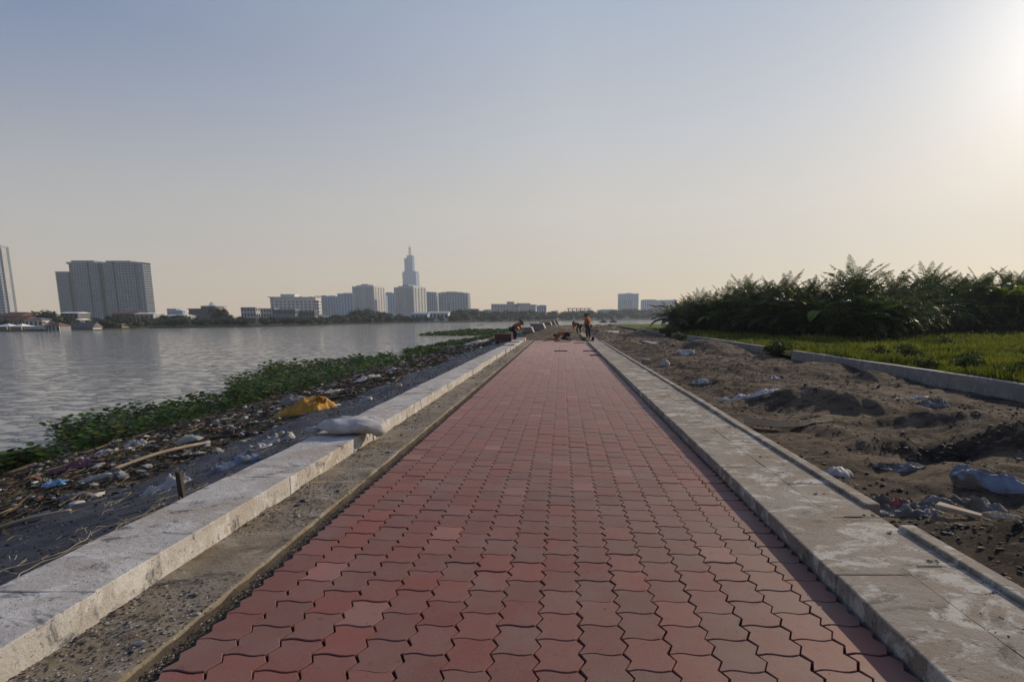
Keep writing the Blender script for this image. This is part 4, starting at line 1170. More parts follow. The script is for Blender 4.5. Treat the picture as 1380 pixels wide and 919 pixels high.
bn = [make_banana(81), make_banana(82)]; bu = [0, 0]
for i, (px_, yt, X, s) in enumerate(((1146, 408, 14.0, 1.0), (1195, 402, 14.3, .9), (1352, 375, 14.6, .95), (1376, 380, 14.4, .9), (1302, 402, 14.2, .8), (985, 412, 13.8, .9), (1085, 412, 14, .85), (1240, 395, 14.4, .9), (1030, 402, 14, .9), (1110, 398, 14, 1), (1165, 415, 14, 1), (1220, 408, 14, .9), (1270, 412, 14, 1), (1330, 405, 14, .95), (1395, 395, 14, 1), (960, 415, 14, .8))):
    X, Y = front_at(px_); Y += .2; p = V(px_, yt, Y)
    put(bn, bu, i % 2, p.x, Y, s * 1.5, max(.7, (p.z - .1) / 2.5), 'broad leaved light green plant at the front of the grove', 'broad leaved plants at the grove edge')
# weeds by the wall gap and along the soil
wd = make_bush(90, 700, .7, .38, .075, (.025, .04, .012), (.07, .10, .025)); wu = [0]
def put_weed(x, y, s, z, lab):
    o = wd if not wu[0] else dup(wd, (0, 0, 0)); wu[0] = 1
    o.location = (x, y, z); o.scale = (s, s, s); o.rotation_euler = (0, 0, ru(0, 6)); o['label'] = lab; o.pop('group', None)
put_weed(9.2, 20.7, .95, -.1, 'small green shrub growing in the gap of the low concrete wall')
for px_, py_, s, lab in ((1073, 462, .6, 'small weed clump leaning over the top of the low wall right of the gap'), (900, 451, 1.3, 'dark bush at the far end of the low concrete wall'), (917, 457, .8, 'dark weed clump against the foot of the far wall')):
    p = G(px_, py_, .1); put_weed(p.x, p.y, s, -.05, lab)

for q in range(16):
    y = 10.5 * math.exp(rnd() * 1.15); x = ru(9.9, min(.98 * y, 30))
    if y > front_y(x) - 1: continue
    put_weed(x, y, ru(.35, .7), turf_h(x, y) - .02, 'low leafy weed clump growing in the grass behind the low wall')
for o_ in col.objects:
    if o_.get('label', '').startswith('low leafy weed clump'): o_['group'] = 'weed clumps in the grass'

# ================================================================== LOOSE THINGS
def crumple(name, label, cat, p, sx, sy, h, rz, mat, seed, rough=.35, nx=34, ny=24, prof=None, ground=None, group=None, parent=None, fold=3.0, edge=.25):
    """a crumpled bag or sheet lying on the ground: closed shape, irregular outline, folds"""
    mb = MB(); top, bot = [], []
    gz = ground or (lambda x, y: p[2])
    cs, sn = math.cos(rz), math.sin(rz)
    for j in range(ny + 1):
        for i in range(nx + 1):
            u, v_ = i / nx * 2 - 1, j / ny * 2 - 1
            a = math.atan2(v_, u); r_ = max(abs(u), abs(v_))
            # square -> blob
            q = 1 + edge * noise.noise(Vector((math.cos(a) * 1.6 + seed, math.sin(a) * 1.6, seed * .37)))
            k = r_ / max(1e-6, math.hypot(u, v_)) if r_ > 0 else 1
            k = .45 + .55 * k
            x, y = u * k * q * sx / 2, v_ * k * q * sy / 2
            X, Y = p[0] + x * cs - y * sn, p[1] + x * sn + y * cs
            e = max(0, 1 - r_ ** 2.2) ** .55
            f = (1 if rough < .55 else .55) + rough * 1.25 * noise.fractal(Vector((u * fold * .6 + seed, v_ * fold + .5 * u, seed)), .8, 2.0, 4)
            f -= rough * .7 * abs(noise.noise(Vector((u * fold * 1.3 + v_ * 1.1, v_ * fold * .8 - u, seed + 3))))
            if prof: f *= prof(u, v_)
            g_ = gz(X, Y)
            top.append((X, Y, g_ + .006 + h * e * max(.08, f))); bot.append((X, Y, g_ - .01))
    w = nx + 1; N = len(top); fs = []
    for j in range(ny):
        for i in range(nx):
            a = j * w + i
            fs.append((a, a + 1, a + w + 1, a + w)); fs.append((N + a + w, N + a + w + 1, N + a + 1, N + a))
    rim = [i for i in range(w)] + [j * w + nx for j in range(1, ny + 1)] + [ny * w + i for i in range(nx - 1, -1, -1)] + [j * w for j in range(ny - 1, 0, -1)]
    for a, b_ in zip(rim, rim[1:] + rim[:1]): fs.append((b_, a, N + a, N + b_))
    mb.mesh(top + bot, fs)
    o = mb.build(name, mat, parent, smooth=True)
    if label: tag(o, label, cat, group)
    return o
bg_ = lambda x, y: bank_h(x, y) + .045
sg_ = lambda x, y: soil_h(x, y)
# dark blue woven sheet covering the bank beside the kerb
SHX = lambda y: -5.15 - .35 * fbm(2, y, .45, 3) - (.25 if y < 5 else 0)
fm = MB(); yy = steps(1.0, 60, lambda y: .05 + .012 * y); NXF = 34; vs = []
for y in yy:
    xe = SHX(y)
    for i in range(NXF + 1):
        t = i / NXF; x = -3.035 + (xe + 3.035) * t
        z = bank_h(x, y) + .03 + .03 * fbm(x * 1.4, y * .8, 1.6, 4, 4.) + .055 * max(0, noise.noise(Vector((x * 2.6 + .9 * math.sin(y * .9), y * 1.3, 2)))) ** 1.2 + .03 * abs(noise.noise(Vector((x * 3.5 - y, y * 2.2 + x * .8, 7))))
        if t < .06: z += .05 * (1 - t / .06)
        vs.append((x, y, z))
fm.mesh(vs, [(j*(NXF+1)+i+1, j*(NXF+1)+i, (j+1)*(NXF+1)+i, (j+1)*(NXF+1)+i+1) for j in range(len(yy)-1) for i in range(NXF)])
tag(fm.build('ground_sheet', M['fabric'], smooth=True), 'wrinkled dark blue woven sheet covering the river bank beside the pale kerb', 'ground sheet')
def sheet_z(x, y): return bank_h(x, y) + .045
# sack on the kerb
p = G(467, 588, .168)
pb = MB(); NU, NV = 44, 26; vs = []
for j in range(NV + 1):
    ph = -math.pi / 2 + math.pi * j / NV
    for i in range(NU):
        th = 2 * math.pi * i / NU
        sp_ = lambda q, e: math.copysign(abs(q) ** e, q)
        x = .41 * sp_(math.sin(ph), .75); rr = max(0, math.cos(ph)) ** .62
        y_, z_ = .20 * rr * sp_(math.cos(th), .85), .105 * rr * math.sin(th)
        k = .62 + .38 * min(1, (x + .42) / .35)
        nz = .040 * noise.fractal(Vector((x * 5, y_ * 7, z_ * 7)), .8, 2.1, 4) + .014 * abs(noise.noise(Vector((x * 14, y_ * 9, z_ * 4))))
        y_ *= k; z_ = 1.05 * z_ * k * (1 + .12 * math.sin(x * 5)) + nz * rr
        if z_ < 0 and x < .30: z_ *= .75
        z_ += .085 - (.035 * max(0, x - .22) / .2)
        vs.append((x, y_, max(z_, -.005 if x < .22 else -.05)))
pb.mesh(vs, [(j*NU+i, (j+1)*NU+i, (j+1)*NU+(i+1)%NU, j*NU+(i+1)%NU) for j in range(NV) for i in range(NU)])
sk = tag(pb.build('sandbag', M['sackcloth'], smooth=True, loc=(p.x, p.y + .16, .170)), 'full white sack slumped across the top of the pale kerb', 'sack')
sk.rotation_euler = (0, 0, R(5))
t = MB()
for k in range(7):
    a = ru(-.5, .5); t.tube([(-.40, ru(-.02, .02), .05), (-.47, a * .10, .045 + ru(-.02, .03)), (-.56, a * .25, .02 + ru(0, .05))], [.03, .02, .012], 5)
o = t.build('tied_neck', M['sackcloth'], None, True); o.parent = sk
# orange yellow torn bag
p = GB(398, 561)
yb = crumple('yellow_sack', 'torn orange yellow sack lying on the bank among the litter', 'sack', (p.x, p.y + .2, p.z + .03), 1.22, .6, .31, R(8), M['yellow_bag'], 5.1, .30, 34, 20, lambda u, v_: (.35 + .65 * max(0, min(1, (u + .9) / 1.2))), bg_, None, None, 3.4, .35)
o = crumple('grey_sheet', None, None, (p.x - .12, p.y + .30, p.z + .22), .62, .34, .14, R(14), M['grey_sheet'], 9.4, .4, 18, 12, None, None, None, None, 2.5, .3); o.parent = yb
fl = MB()
for k in range(9):
    a = ru(0, 6.28); b0 = Vector((p.x + .42 + ru(-.06, .1), p.y + .15 + ru(-.1, .15), p.z + .26)); s = ru(.06, .15)
    fl.face([b0, b0 + Vector((math.cos(a) * s, math.sin(a) * s, ru(.02, .12))), b0 + Vector((math.cos(a + .8) * s * 1.2, math.sin(a + .8) * s, ru(-.02, .14))), b0 + Vector((math.cos(a + 1.5) * s * .7, math.sin(a + 1.5) * s * .7, -.02))])
o = fl.build('torn_mouth', M['yellow_bag']); o.parent = yb
# stake
p = G(247, 671, .02)
st = MB(); st.hull8([(-.022, -.018, -.15), (.022, -.018, -.15), (.022, .018, -.15), (-.022, .018, -.15)], [(-.045, -.01, .265), (-.002, -.012, .255), (-.002, .022, .26), (-.045, .02, .27)])
tag(bevel(st.build('wooden_stake', M['wood'], loc=(p.x, p.y, bank_h(p.x, p.y) + .03)), .003), 'short dark wooden stake driven into the blue sheet beside the kerb', 'stake')
# bamboo pole and thin poles
def pole(name, label, cat, a, b_, ra, rb_, mat, sag=.02, knots=True, lift=.05):
    A, Bq = GB(*a), GB(*b_); A.z = bank_h(A.x, A.y) + lift; Bq.z = bank_h(Bq.x, Bq.y) + lift
    n = 16; pts, rr = [], []
    for i in range(n + 1):
        t_ = i / n; q = A.lerp(Bq, t_); q.z += sag * math.sin(math.pi * t_) + .006 * noise.noise(q * 2)
        pts.append(q); rr.append((ra + (rb_ - ra) * t_) * (1.12 if knots and i % 4 == 0 else 1))
    return tag(MB().tube(pts, rr, 8).build(name, mat, smooth=True), label, cat)
pole('bamboo_pole', 'long pale bamboo pole lying along the litter above the blue sheet', 'pole', (152, 641), (283, 601), .022, .027, M['bamboo'], .05, True, .10)
pole('thin_pole', 'thin grey pole lying at the edge of the litter near the left photo edge', 'pole', (-10, 719), (96, 693), .018, .014, M['bamboo'], .02, False, .07)
pole('driftwood_branch', 'grey driftwood branch lying above the bamboo pole', 'branch', (268, 600), (322, 590), .035, .022, M['wood'], .03, False, .08)
pole('straw_cord', 'short pale cord lying on the blue sheet beside the white sack', 'cord', (440, 562), (476, 553), .008, .008, M['straw'], .02, False, .06)
# rope tangled along the kerb foot
rp = MB()
for s_ in range(2):
    pts = []
    for i in range(120):
        y = 1.6 + i * .024; x = -3.30 - .13 * s_ - .06 * math.sin(i * .25 + s_) - .06 * noise.noise(Vector((i * .11, s_ * 7, 1)))
        pts.append((x, y, sheet_z(x, y) + .03 + .02 * noise.noise(Vector((i * .2, 3, s_)))))
    rp.tube(pts, .003, 5)
for k in range(46):
    i = ru(0, 119); y = 1.6 + i * .024; x = -3.38 + ru(-.14, .1); a = ru(0, 6.28); L = ru(.04, .13); z = sheet_z(x, y) + .03
    rp.tube([(x, y, z), (x + math.cos(a) * L * .5, y + math.sin(a) * L * .5, z + ru(0, .03)), (x + math.cos(a + .5) * L, y + math.sin(a + .5) * L, z)], .0022, 4)
tag(rp.build('frayed_rope', M['straw'], smooth=True), 'frayed straw rope lying along the outer foot of the pale kerb', 'rope')
sw = MB()
for k in range(240):
    y = 2.0 * math.exp(rnd() * math.log(14 / 2.0)); x = ru(-5.2, -3.2); a = ru(0, 6.28); L = ru(.05, .22); z = sheet_z(x, y) + .02
    sw.tube([(x, y, z), (x + math.cos(a) * L * .5, y + math.sin(a) * L * .5, z + .01 - .197 * -math.cos(a) * L * .5 * 0), (x + math.cos(a + .4) * L, y + math.sin(a + .4) * L, sheet_z(x + math.cos(a + .4) * L, y) + .02)], .0016 * (1 + y / 10), 3)
tag(sw.build('straw_bits', M['straw']), kind='stuff')
# bags and scraps on the bank (photo pixel of the base, size px wide, height px)
def bankbag(name, label, cat, px, py, wpx, hpx, mat, seed, dep=.55, rz=.2, **kw):
    p = GB(px, py); zc = p.y * CP + 1.8 * SP; w = wpx * zc / FPX; h = hpx * zc / FPX
    return crumple(name, label, cat, (p.x, p.y + w * dep * .4, p.z), w, w * dep, h, rz, mat, seed, ground=bg_, **kw)
bankbag('plastic_bag', 'crumpled white plastic bag on the blue sheet, farther one of the two beside the kerb', 'bag', 367, 602, 46, 15, M['white_plastic'], 1.1, .5, .5, rough=.6)
bankbag('plastic_bag', 'flattened white plastic bag on the blue sheet just left of the crumpled one', 'bag', 337, 612, 44, 9, M['white_plastic'], 2.7, .4, .6, rough=.6)
bankbag('plastic_sheet', 'long bluish plastic sheet lying flat by the kerb below the white bags', 'sheet', 308, 633, 66, 10, M['blue_sheet'], 3.3, .45, .7, rough=.5)
bankbag('plastic_bag', 'dirty cream bag half buried in the blue sheet left of the wooden stake', 'bag', 214, 660, 56, 14, M['sackcloth'], 4.2, .5, .3, rough=.7)
bankbag('foam_block', 'old grey green foam block lying in the litter beside the bamboo pole end', 'foam block', 252, 599, 36, 9, M['foam'], 5.0, .4, .1, rough=.08, edge=.06)
bankbag('blue_bag', 'small bright blue plastic bag in the litter', 'bag', 70, 659, 28, 9, M['blue_bag'], 6.0, .6, .2, rough=.6)
bankbag('plastic_bag', 'white plastic bag just behind the bright blue bag', 'bag', 56, 652, 22, 9, M['white_plastic'], 7.0, .6, .1, rough=.6)
bankbag('cloth', 'long faded pink cloth lying in the litter near the hyacinth', 'cloth', 98, 632, 62, 9, M['pink_cloth'], 8.0, .3, .2, rough=.7)
bankbag('foam_scrap', 'pale foam scrap in the litter above the middle of the pink cloth', 'scrap', 136, 615, 24, 5, M['white_plastic'], 9.0, .5, .2, rough=.3)
bankbag('plastic_bag', 'cluster of white bags among dead leaves left of the foam block', 'bag', 180, 607, 32, 8, M['white_plastic'], 10.0, .5, .1, rough=.8)
bankbag('plastic_strip', 'long flat grey green plastic strip below the bamboo pole', 'strip', 128, 650, 40, 6, M['foam'], 11.0, .35, .2, rough=.3)
bankbag('plastic_strip', 'grey green strip lying at the lower edge of the litter', 'strip', 92, 674, 44, 6, M['grey_sheet'], 12.0, .35, .25, rough=.3)
bankbag('paper_scrap', 'pale paper scrap lying alone on the blue sheet beyond the yellow sack', 'scrap', 491, 542, 17, 6, M['white_plastic'], 13.0, .6, .1, rough=.2)
bankbag('paper_scrap', 'small tan scrap lying on the blue sheet, farthest along', 'scrap', 536, 522, 11, 4, M['palewood'], 14.0, .6, .1, rough=.3)
bankbag('foam_strip', 'thin white foam strip along the litter edge beyond the yellow sack', 'strip', 492, 514, 44, 4, M['white_plastic'], 15.0, .5, .9, rough=.5)
bankbag('foam_strip', 'second white foam strip nearer than the thin one, beside the hyacinth', 'strip', 447, 532, 30, 3, M['white_plastic'], 16.0, .5, .9, rough=.5)
bankbag('white_bag', 'white bag at the litter edge near the yellow flowers of the hyacinth', 'bag', 527, 500, 13, 4, M['white_plastic'], 17.0, .6, .1, rough=.4)
bankbag('white_sheet', 'pale plastic sheets washed up by the far hyacinth near the paver stacks', 'sheet', 640, 464, 42, 4, M['white_plastic'], 18.0, .6, .9, rough=.5)
bankbag('driftwood_lump', 'dark driftwood lump in the litter right of the foam block', 'driftwood', 305, 589, 18, 7, M['wood'], 19.0, .5, .1, rough=.4)
bankbag('foam_ball', 'round pale foam piece in the litter beside the yellow sack', 'foam piece', 327, 566, 9, 5, M['foam'], 20.0, .9, .1, rough=.2)
# things on the churned soil
def soilbag(name, label, cat, px, py, wpx, hpx, mat, seed, dep=.5, rz=-.2, **kw):
    p = G(px, py, -.08); zc = p.y * CP + 1.68 * SP; w = wpx * zc / FPX; h = hpx * zc / FPX
    return crumple(name, label, cat, (p.x, p.y + w * dep * .3, p.z), w, w * dep, h, rz, mat, seed, ground=sg_, **kw)
soilbag('white_sheet', 'white crumpled plastic strip on the dark mound left of the curved mat', 'sheet', 1020, 541, 92, 7, M['white_plastic'], 21, .32, -.1, rough=.9, edge=.6)
soilbag('white_bag', 'bright white bag lying on the soil halfway to the low wall', 'bag', 924, 479, 26, 6, M['white_plastic'], 22, .6, 0, rough=.5)
soilbag('plastic_bag', 'dirty white bag half filled with soil beside the kerb edging', 'bag', 1135, 638, 36, 10, M['sackcloth'], 23.4, .7, .5, rough=.18)
soilbag('plastic_sheet', 'pale torn plastic spread on the soil right of the half filled bag', 'sheet', 1215, 629, 70, 6, M['grey_sheet'], 24, .3, -.2, rough=.9, edge=.5)
soilbag('plastic_sheet', 'large grey plastic sheet lying on soil around the small red bag', 'sheet', 1222, 690, 120, 12, M['grey_sheet'], 25, .35, -.25, rough=.9, edge=.55)
soilbag('red_bag', 'small red plastic bag lying on the grey plastic sheet', 'bag', 1211, 684, 28, 11, M['red_bag'], 26, .4, .1, rough=.4)
soilbag('blue_sack', 'long slate blue sack half buried in the soil at the right edge', 'sack', 1345, 664, 96, 12, M['blue_sheet'], 27, .3, -.35, rough=.4)
soilbag('blue_sack', 'small slate blue sack left of the long half buried one', 'sack', 1298, 652, 26, 10, M['blue_sheet'], 28, .5, -.2, rough=.4)
soilbag('plastic_sheet', 'crumpled blue grey plastic sheet behind the pale timber plank', 'sheet', 1310, 686, 100, 13, M['grey_sheet'], 29, .35, -.3, rough=.9, edge=.5)
soilbag('white_sheet', 'thin white plastic on the soil in front of the low wall', 'sheet', 1228, 539, 42, 4, M['white_plastic'], 30, .4, -.1, rough=.8, edge=.5)
soilbag('cloth', 'grey crumpled cloth on the soil below the low wall', 'cloth', 1262, 549, 40, 9, M['grey_sheet'], 31, .5, -.1, rough=.7)
soilbag('pale_sack', 'pale tan bag lying at the right edge beside the timber plank', 'bag', 1352, 701, 48, 9, M['palewood'], 32, .4, -.2, rough=.5)
soilbag('white_scrap', 'tiny white scrap on the soil left of the low wall mounds', 'scrap', 1143, 536, 10, 3, M['white_plastic'], 33, .5, 0, rough=.4)
soilbag('white_scrap', 'thin white scrap on soil near the concrete rubble piece', 'scrap', 1042, 512, 22, 3, M['white_plastic'], 34, .5, 0, rough=.4)
soilbag('white_scrap', 'pale pinkish strip on the soil beside the kerb', 'scrap', 945, 517, 22, 3, M['white_plastic'], 35, .4, -.3, rough=.4)
# pale timber plank
A, Bq = G(1262, 688, -.05), G(1322, 704, -.05)
pk = MB(); d = (Bq - A); nrm = Vector((-d.y, d.x, 0)).normalized() * .045
pk.hull8([A - nrm, Bq - nrm * .6, Bq + nrm * .6, A + nrm], [A - nrm + Vector((0, 0, .035)), Bq - nrm * .6 + Vector((0, 0, .03)), Bq + nrm * .6 + Vector((0, 0, .035)), A + nrm + Vector((0, 0, .04))])
o = pk.build('timber_plank', M['palewood']); o.location.z = max(soil_h(A.x, A.y), soil_h(Bq.x, Bq.y)) + .06
tag(bevel(o, .005), 'pale split timber plank lying on the soil near the right edge', 'plank')
# curved slatted mat
mt = empty('slatted_mat', (0, 0, 0), 'curved brown slatted mat lying on the soil beside the kerb', 'mat')
c0 = G(1057, 571, -.07); mw = MB(); sl_ = MB()
zc = c0.y
for k in range(3):
    pts = []
    for i in range(61):
        t_ = i / 60; px_ = 1003 + 118 * t_; py_ = 572.5 + 3.2 * math.sin(math.pi * t_) * 1.6 - 9 * max(0, t_ - .55) + k * -2.2
        q = G(px_, py_, -.06); pts.append((q.x, q.y, max(q.z, soil_h(q.x, q.y)) + .03 + .012 * k))
    mw.tube(pts, .012, 5)
    if k == 2: last = pts
    if k == 0: first = pts
for a, b_ in zip(first, last):
    sl_.tube([a, b_], .010, 5)
mw.build('edge_cords', M['bamboo'], mt); sl_.build('slats', M['wood'], mt)
# concrete scraps and flat panels farther along
def slab(name, label, cat, px, py, wpx, hpx, mat, th=.06, rz=0.0, tilt=0.0, ratio=None):
    p = G(px, py, -.05); zc = p.y * CP; w = wpx * zc / FPX
    dp = ratio * w if ratio else hpx * zc * zc / FPX / 1.65
    o = MB().box(-w/2, w/2, -dp/2, dp/2, 0, th).build(name, mat, loc=(p.x, p.y, soil_h(p.x, p.y) + .05))
    o.rotation_euler = (R(tilt), R(2), rz)
    return tag(bevel(o, .008), label, cat)
slab('plywood_sheet', 'pale grey flat panel lying on the soil, nearer of the two by the kerb end', 'panel', 886, 463, 28, 5, M['wall'], .06, .05)
slab('plywood_sheet', 'white flat panel lying on the soil, the farther one by the standing worker', 'panel', 822, 448, 22, 3, M['white_plastic'], .08, -.15)
cp_ = slab('concrete_piece', 'broken grey concrete piece standing on the soil beside the kerb', 'rubble piece', 870, 489, 11, 3, M['wall'], .24, .5, 9, .6)
bm = bmesh.new(); bm.from_mesh(cp_.data); bmesh.ops.subdivide_edges(bm, edges=list(bm.edges), cuts=2, use_grid_fill=True)
for v_ in bm.verts: v_.co += noise.noise_vector(v_.co * 6) * .035
bm.to_mesh(cp_.data); bm.free(); cp_.location.z -= .1
soilbag('sack', 'greyish bag of soil beside the broken concrete piece', 'sack', 896, 494, 14, 8, M['sackcloth'], 41, .6, 0, rough=.3)
for px_, py_, lab in ((896, 452, 'dark stump standing against the low wall, nearest'), (914, 456, 'dark stump standing at the foot of the low wall beside the panel'), (872, 436, 'small dark post on the far sand spit')):
    p = G(px_, py_, -.1)
    tag(MB().lathe([(.22, -.2), (.20, .2), (.17, .42), (.05, .44)], 8).build('stump', M['wood'], loc=(p.x, p.y, soil_h(min(9, p.x), p.y))), lab, 'stump')
# steel bars and boards left on the pavers
def bar(px0, px1, py, th, dep, lab, mat='steel', nm='steel_bar', z=0.004):
    a, b_ = G(px0, py, z), G(px1, py, z)
    o = MB().box(a.x, b_.x, a.y, a.y + dep, z, z + th).build(nm, M[mat]); o.rotation_euler = (0, 0, 0)
    tag(bevel(o, min(.004, th * .2)), lab, 'bar' if nm == 'steel_bar' else 'board')
bar(747, 765, 473.4, .035, .12, 'dark flat bar lying alone near the middle of the path')
bar(786, 806, 473.4, .035, .12, 'dark flat bar lying by the right kerb, the farther one')
bar(795, 811, 479.2, .04, .12, 'dark flat bar lying by the right kerb, nearest on the path')
bar(748, 769, 460.6, .03, .10, 'long dark bar just in front of the kneeling worker')
bar(773, 788, 462.4, .03, .10, 'dark bar lying in front of the green bucket')
bar(737, 752, 458.0, .06, .25, 'dark board lying beside the hands of the kneeling worker', 'wood', 'board')
# buckets
def bucket(name, lab, px, py, hpx, mat, z=0.0):
    p = G(px, py, z); h = hpx * p.y / FPX
    o = empty(name, (p.x, p.y, z), lab, 'bucket')
    MB().lathe([(h*.36, 0), (h*.46, h*.93), (h*.49, h*.94), (h*.49, h), (h*.43, h), (h*.35, .05 * h)], 16).build('pail', mat, o, True)
    pts = [(h*.47*math.cos(a), -.04, h*.92 - h*.42*math.sin(a)) for a in [k*math.pi/10 for k in range(11)]]
    MB().tube([(x, -.47*h - .0 + y*0, z_) for x, y, z_ in pts], h*.015, 5).build('handle', M['steel'], o)
M['green'] = plain('green_plastic', (.10, .22, .06), (.13, .27, .08), 5, .5, .4, 0); M['black'] = plain('black_plastic', (.02, .02, .022), None, 5, .5, .4, 0)
bucket('bucket', 'light green bucket on the pavers at the feet of the standing worker', 787, 459.5, 5.5, M['green'])
bucket('bucket', 'black bucket standing on the flat kerb behind the standing worker', 799, 458.6, 4.5, M['black'], .1)
# stacks of pavers along the bank and pale-faced slabs stacked leaning
def paver_stack(px, py, w, d, h, lab, lean, matside, i):
    p = G(px, py, 0.03)
    o = empty('paver_stack', (p.x, p.y, bank_z(p.x) - .02), lab, 'paver stack', 'stacks along the bank', R(0))
    mb = MB(); nl = 6
    for l_ in range(nl):
        z0, z1 = .12 + (h - .12) * l_ / nl, .12 + (h - .12) * (l_ + 1) / nl - .012
        n_ = 5
        for c_ in range(n_):
            x0 = -w/2 + w * c_ / n_ + .006 + ru(-.008, .008); x1 = -w/2 + w * (c_ + 1) / n_ - .006
            s0, s1 = -lean * z0, -lean * z1
            mb.hull8([(x0+s0, 0, z0), (x1+s0, 0, z0), (x1+s0, d, z0), (x0+s0, d, z0)], [(x0+s1, 0, z1), (x1+s1, 0, z1), (x1+s1, d, z1), (x0+s1, d, z1)])
    mb.build('pavers', matside, o)
    for xx in (-w*.4, 0, w*.4): MB().box(xx - .06, xx + .06, -.02, d, -.25, .118).build('pallet_runner', M['wood'], o)
M['stackred'] = plain('stacked_red', (.16, .07, .06), (.11, .06, .052), 3, .85, .2, .3, .01); M['stackgrey'] = plain('stacked_grey', (.30, .255, .22), (.22, .19, .165), 2, .38, .5, .2, .01)
paver_stack(678, 458.5, 1.15, 1.3, .62, 'reddish stack of pavers at the bank, nearest in the row of stacks', .0, M['stackred'], 0)
paver_stack(712, 448.5, 1.15, 2.2, .62, 'grey stack with sloping side right behind the stooping worker', .45, M['stackgrey'], 1)
for i, (px_, py_, lab) in enumerate(((733, 446, 'third stack in the row, its sloping side lit by the sun'), (744, 443, 'fourth stack in the row, between two sunlit stacks'), (750, 440.5, 'fifth stack in the row along the bank'), (754.5, 438.8, 'farthest small stack of the row, near the river'))):
    paver_stack(px_ - 6, py_, 1.5, 4.0, .85 + .1 * i, lab, .45, M['stackgrey'], 2 + i)
# sheds / boats on the far spit
for px_, w_, lab in ((813, 2.6, 'small dark boat with a cabin moored at the far spit, left one'), (826, 2.6, 'small dark boat with a cabin moored at the far spit, right one')):
    p = G(px_, 434.6, WATER_Z); o = empty('moored_boat', (p.x, p.y, WATER_Z), lab, 'boat', 'boats moored at the far spit')
    L = 9 * p.y / FPX; H = 3.2 * p.y / FPX
    MB().hull8([(-L*.5, -.7, -.2), (L*.5, -.7, -.2), (L*.5, .7, -.2), (-L*.5, .7, -.2)], [(-L*.62, -1, H*.42), (L*.62, -1, H*.42), (L*.62, 1, H*.42), (-L*.62, 1, H*.42)]).build('hull', M['wood'], o)
    MB().hull8([(-L*.3, -.7, H*.42), (L*.35, -.7, H*.42), (L*.35, .7, H*.42), (-L*.3, .7, H*.42)], [(-L*.27, -.6, H), (L*.32, -.6, H), (L*.32, .6, H), (-L*.27, .6, H)]).build('cabin', B['conc'], o)
    MB().box(-L*.34, L*.38, -.8, .8, H + .002, H + .15).build('cabin_roof', B['roofgrey'], o)

# ================================================================== WORKERS
M['skin'] = plain('skin', (.24, .13, .085), None, 5, .6, .3, 0); M['orange'] = plain('orange_jacket', (.42, .105, .03), (.33, .075, .025), 6, .8, .2, .3, .01)
M['navy'] = plain('navy_cloth', (.025, .03, .05), (.035, .04, .06), 6, .85, .2, .3, .01); M['greycloth'] = plain('grey_cloth', (.055, .06, .058), (.04, .045, .045), 6, .85, .2, .3, .01)
M['hat'] = plain('hat_cloth', (.11, .115, .10), (.07, .075, .07), 8, .85, .2, 0); M['boot'] = plain('boot', (.03, .03, .03), None, 6, .6, .3, 0); M['stripe'] = plain('pale_band', (.5, .48, .40), None, 6, .6, .3, 0)
def skin_mesh(name, nodes, edges, mat, parent, sub=1):
    """nodes: name -> (pos, radius)"""
    ids = list(nodes); me = bpy.data.meshes.new(name)
    me.from_pydata([tuple(nodes[k][0]) for k in ids], [(ids.index(a), ids.index(b_)) for a, b_ in edges], [])
    o = bpy.data.objects.new(name, me); col.objects.link(o)
    o.modifiers.new('skin', 'SKIN'); sm = o.modifiers.new('sub', 'SUBSURF'); sm.levels = sub; sm.render_levels = sub
    for i, k in enumerate(ids):
        r_ = nodes[k][1]; sv = me.skin_vertices[0].data[i]
        sv.radius = (r_, r_) if not hasattr(r_, '__len__') else r_; sv.use_root = (i == 0)
    dg = bpy.context.evaluated_depsgraph_get()
    nm = bpy.data.meshes.new_from_object(o.evaluated_get(dg)); nm.name = name
    o.modifiers.clear(); o.data = nm
    nm.materials.clear(); nm.materials.append(mat); nm.polygons.foreach_set('use_smooth', [True] * len(nm.polygons))
    o.parent = parent
    return o
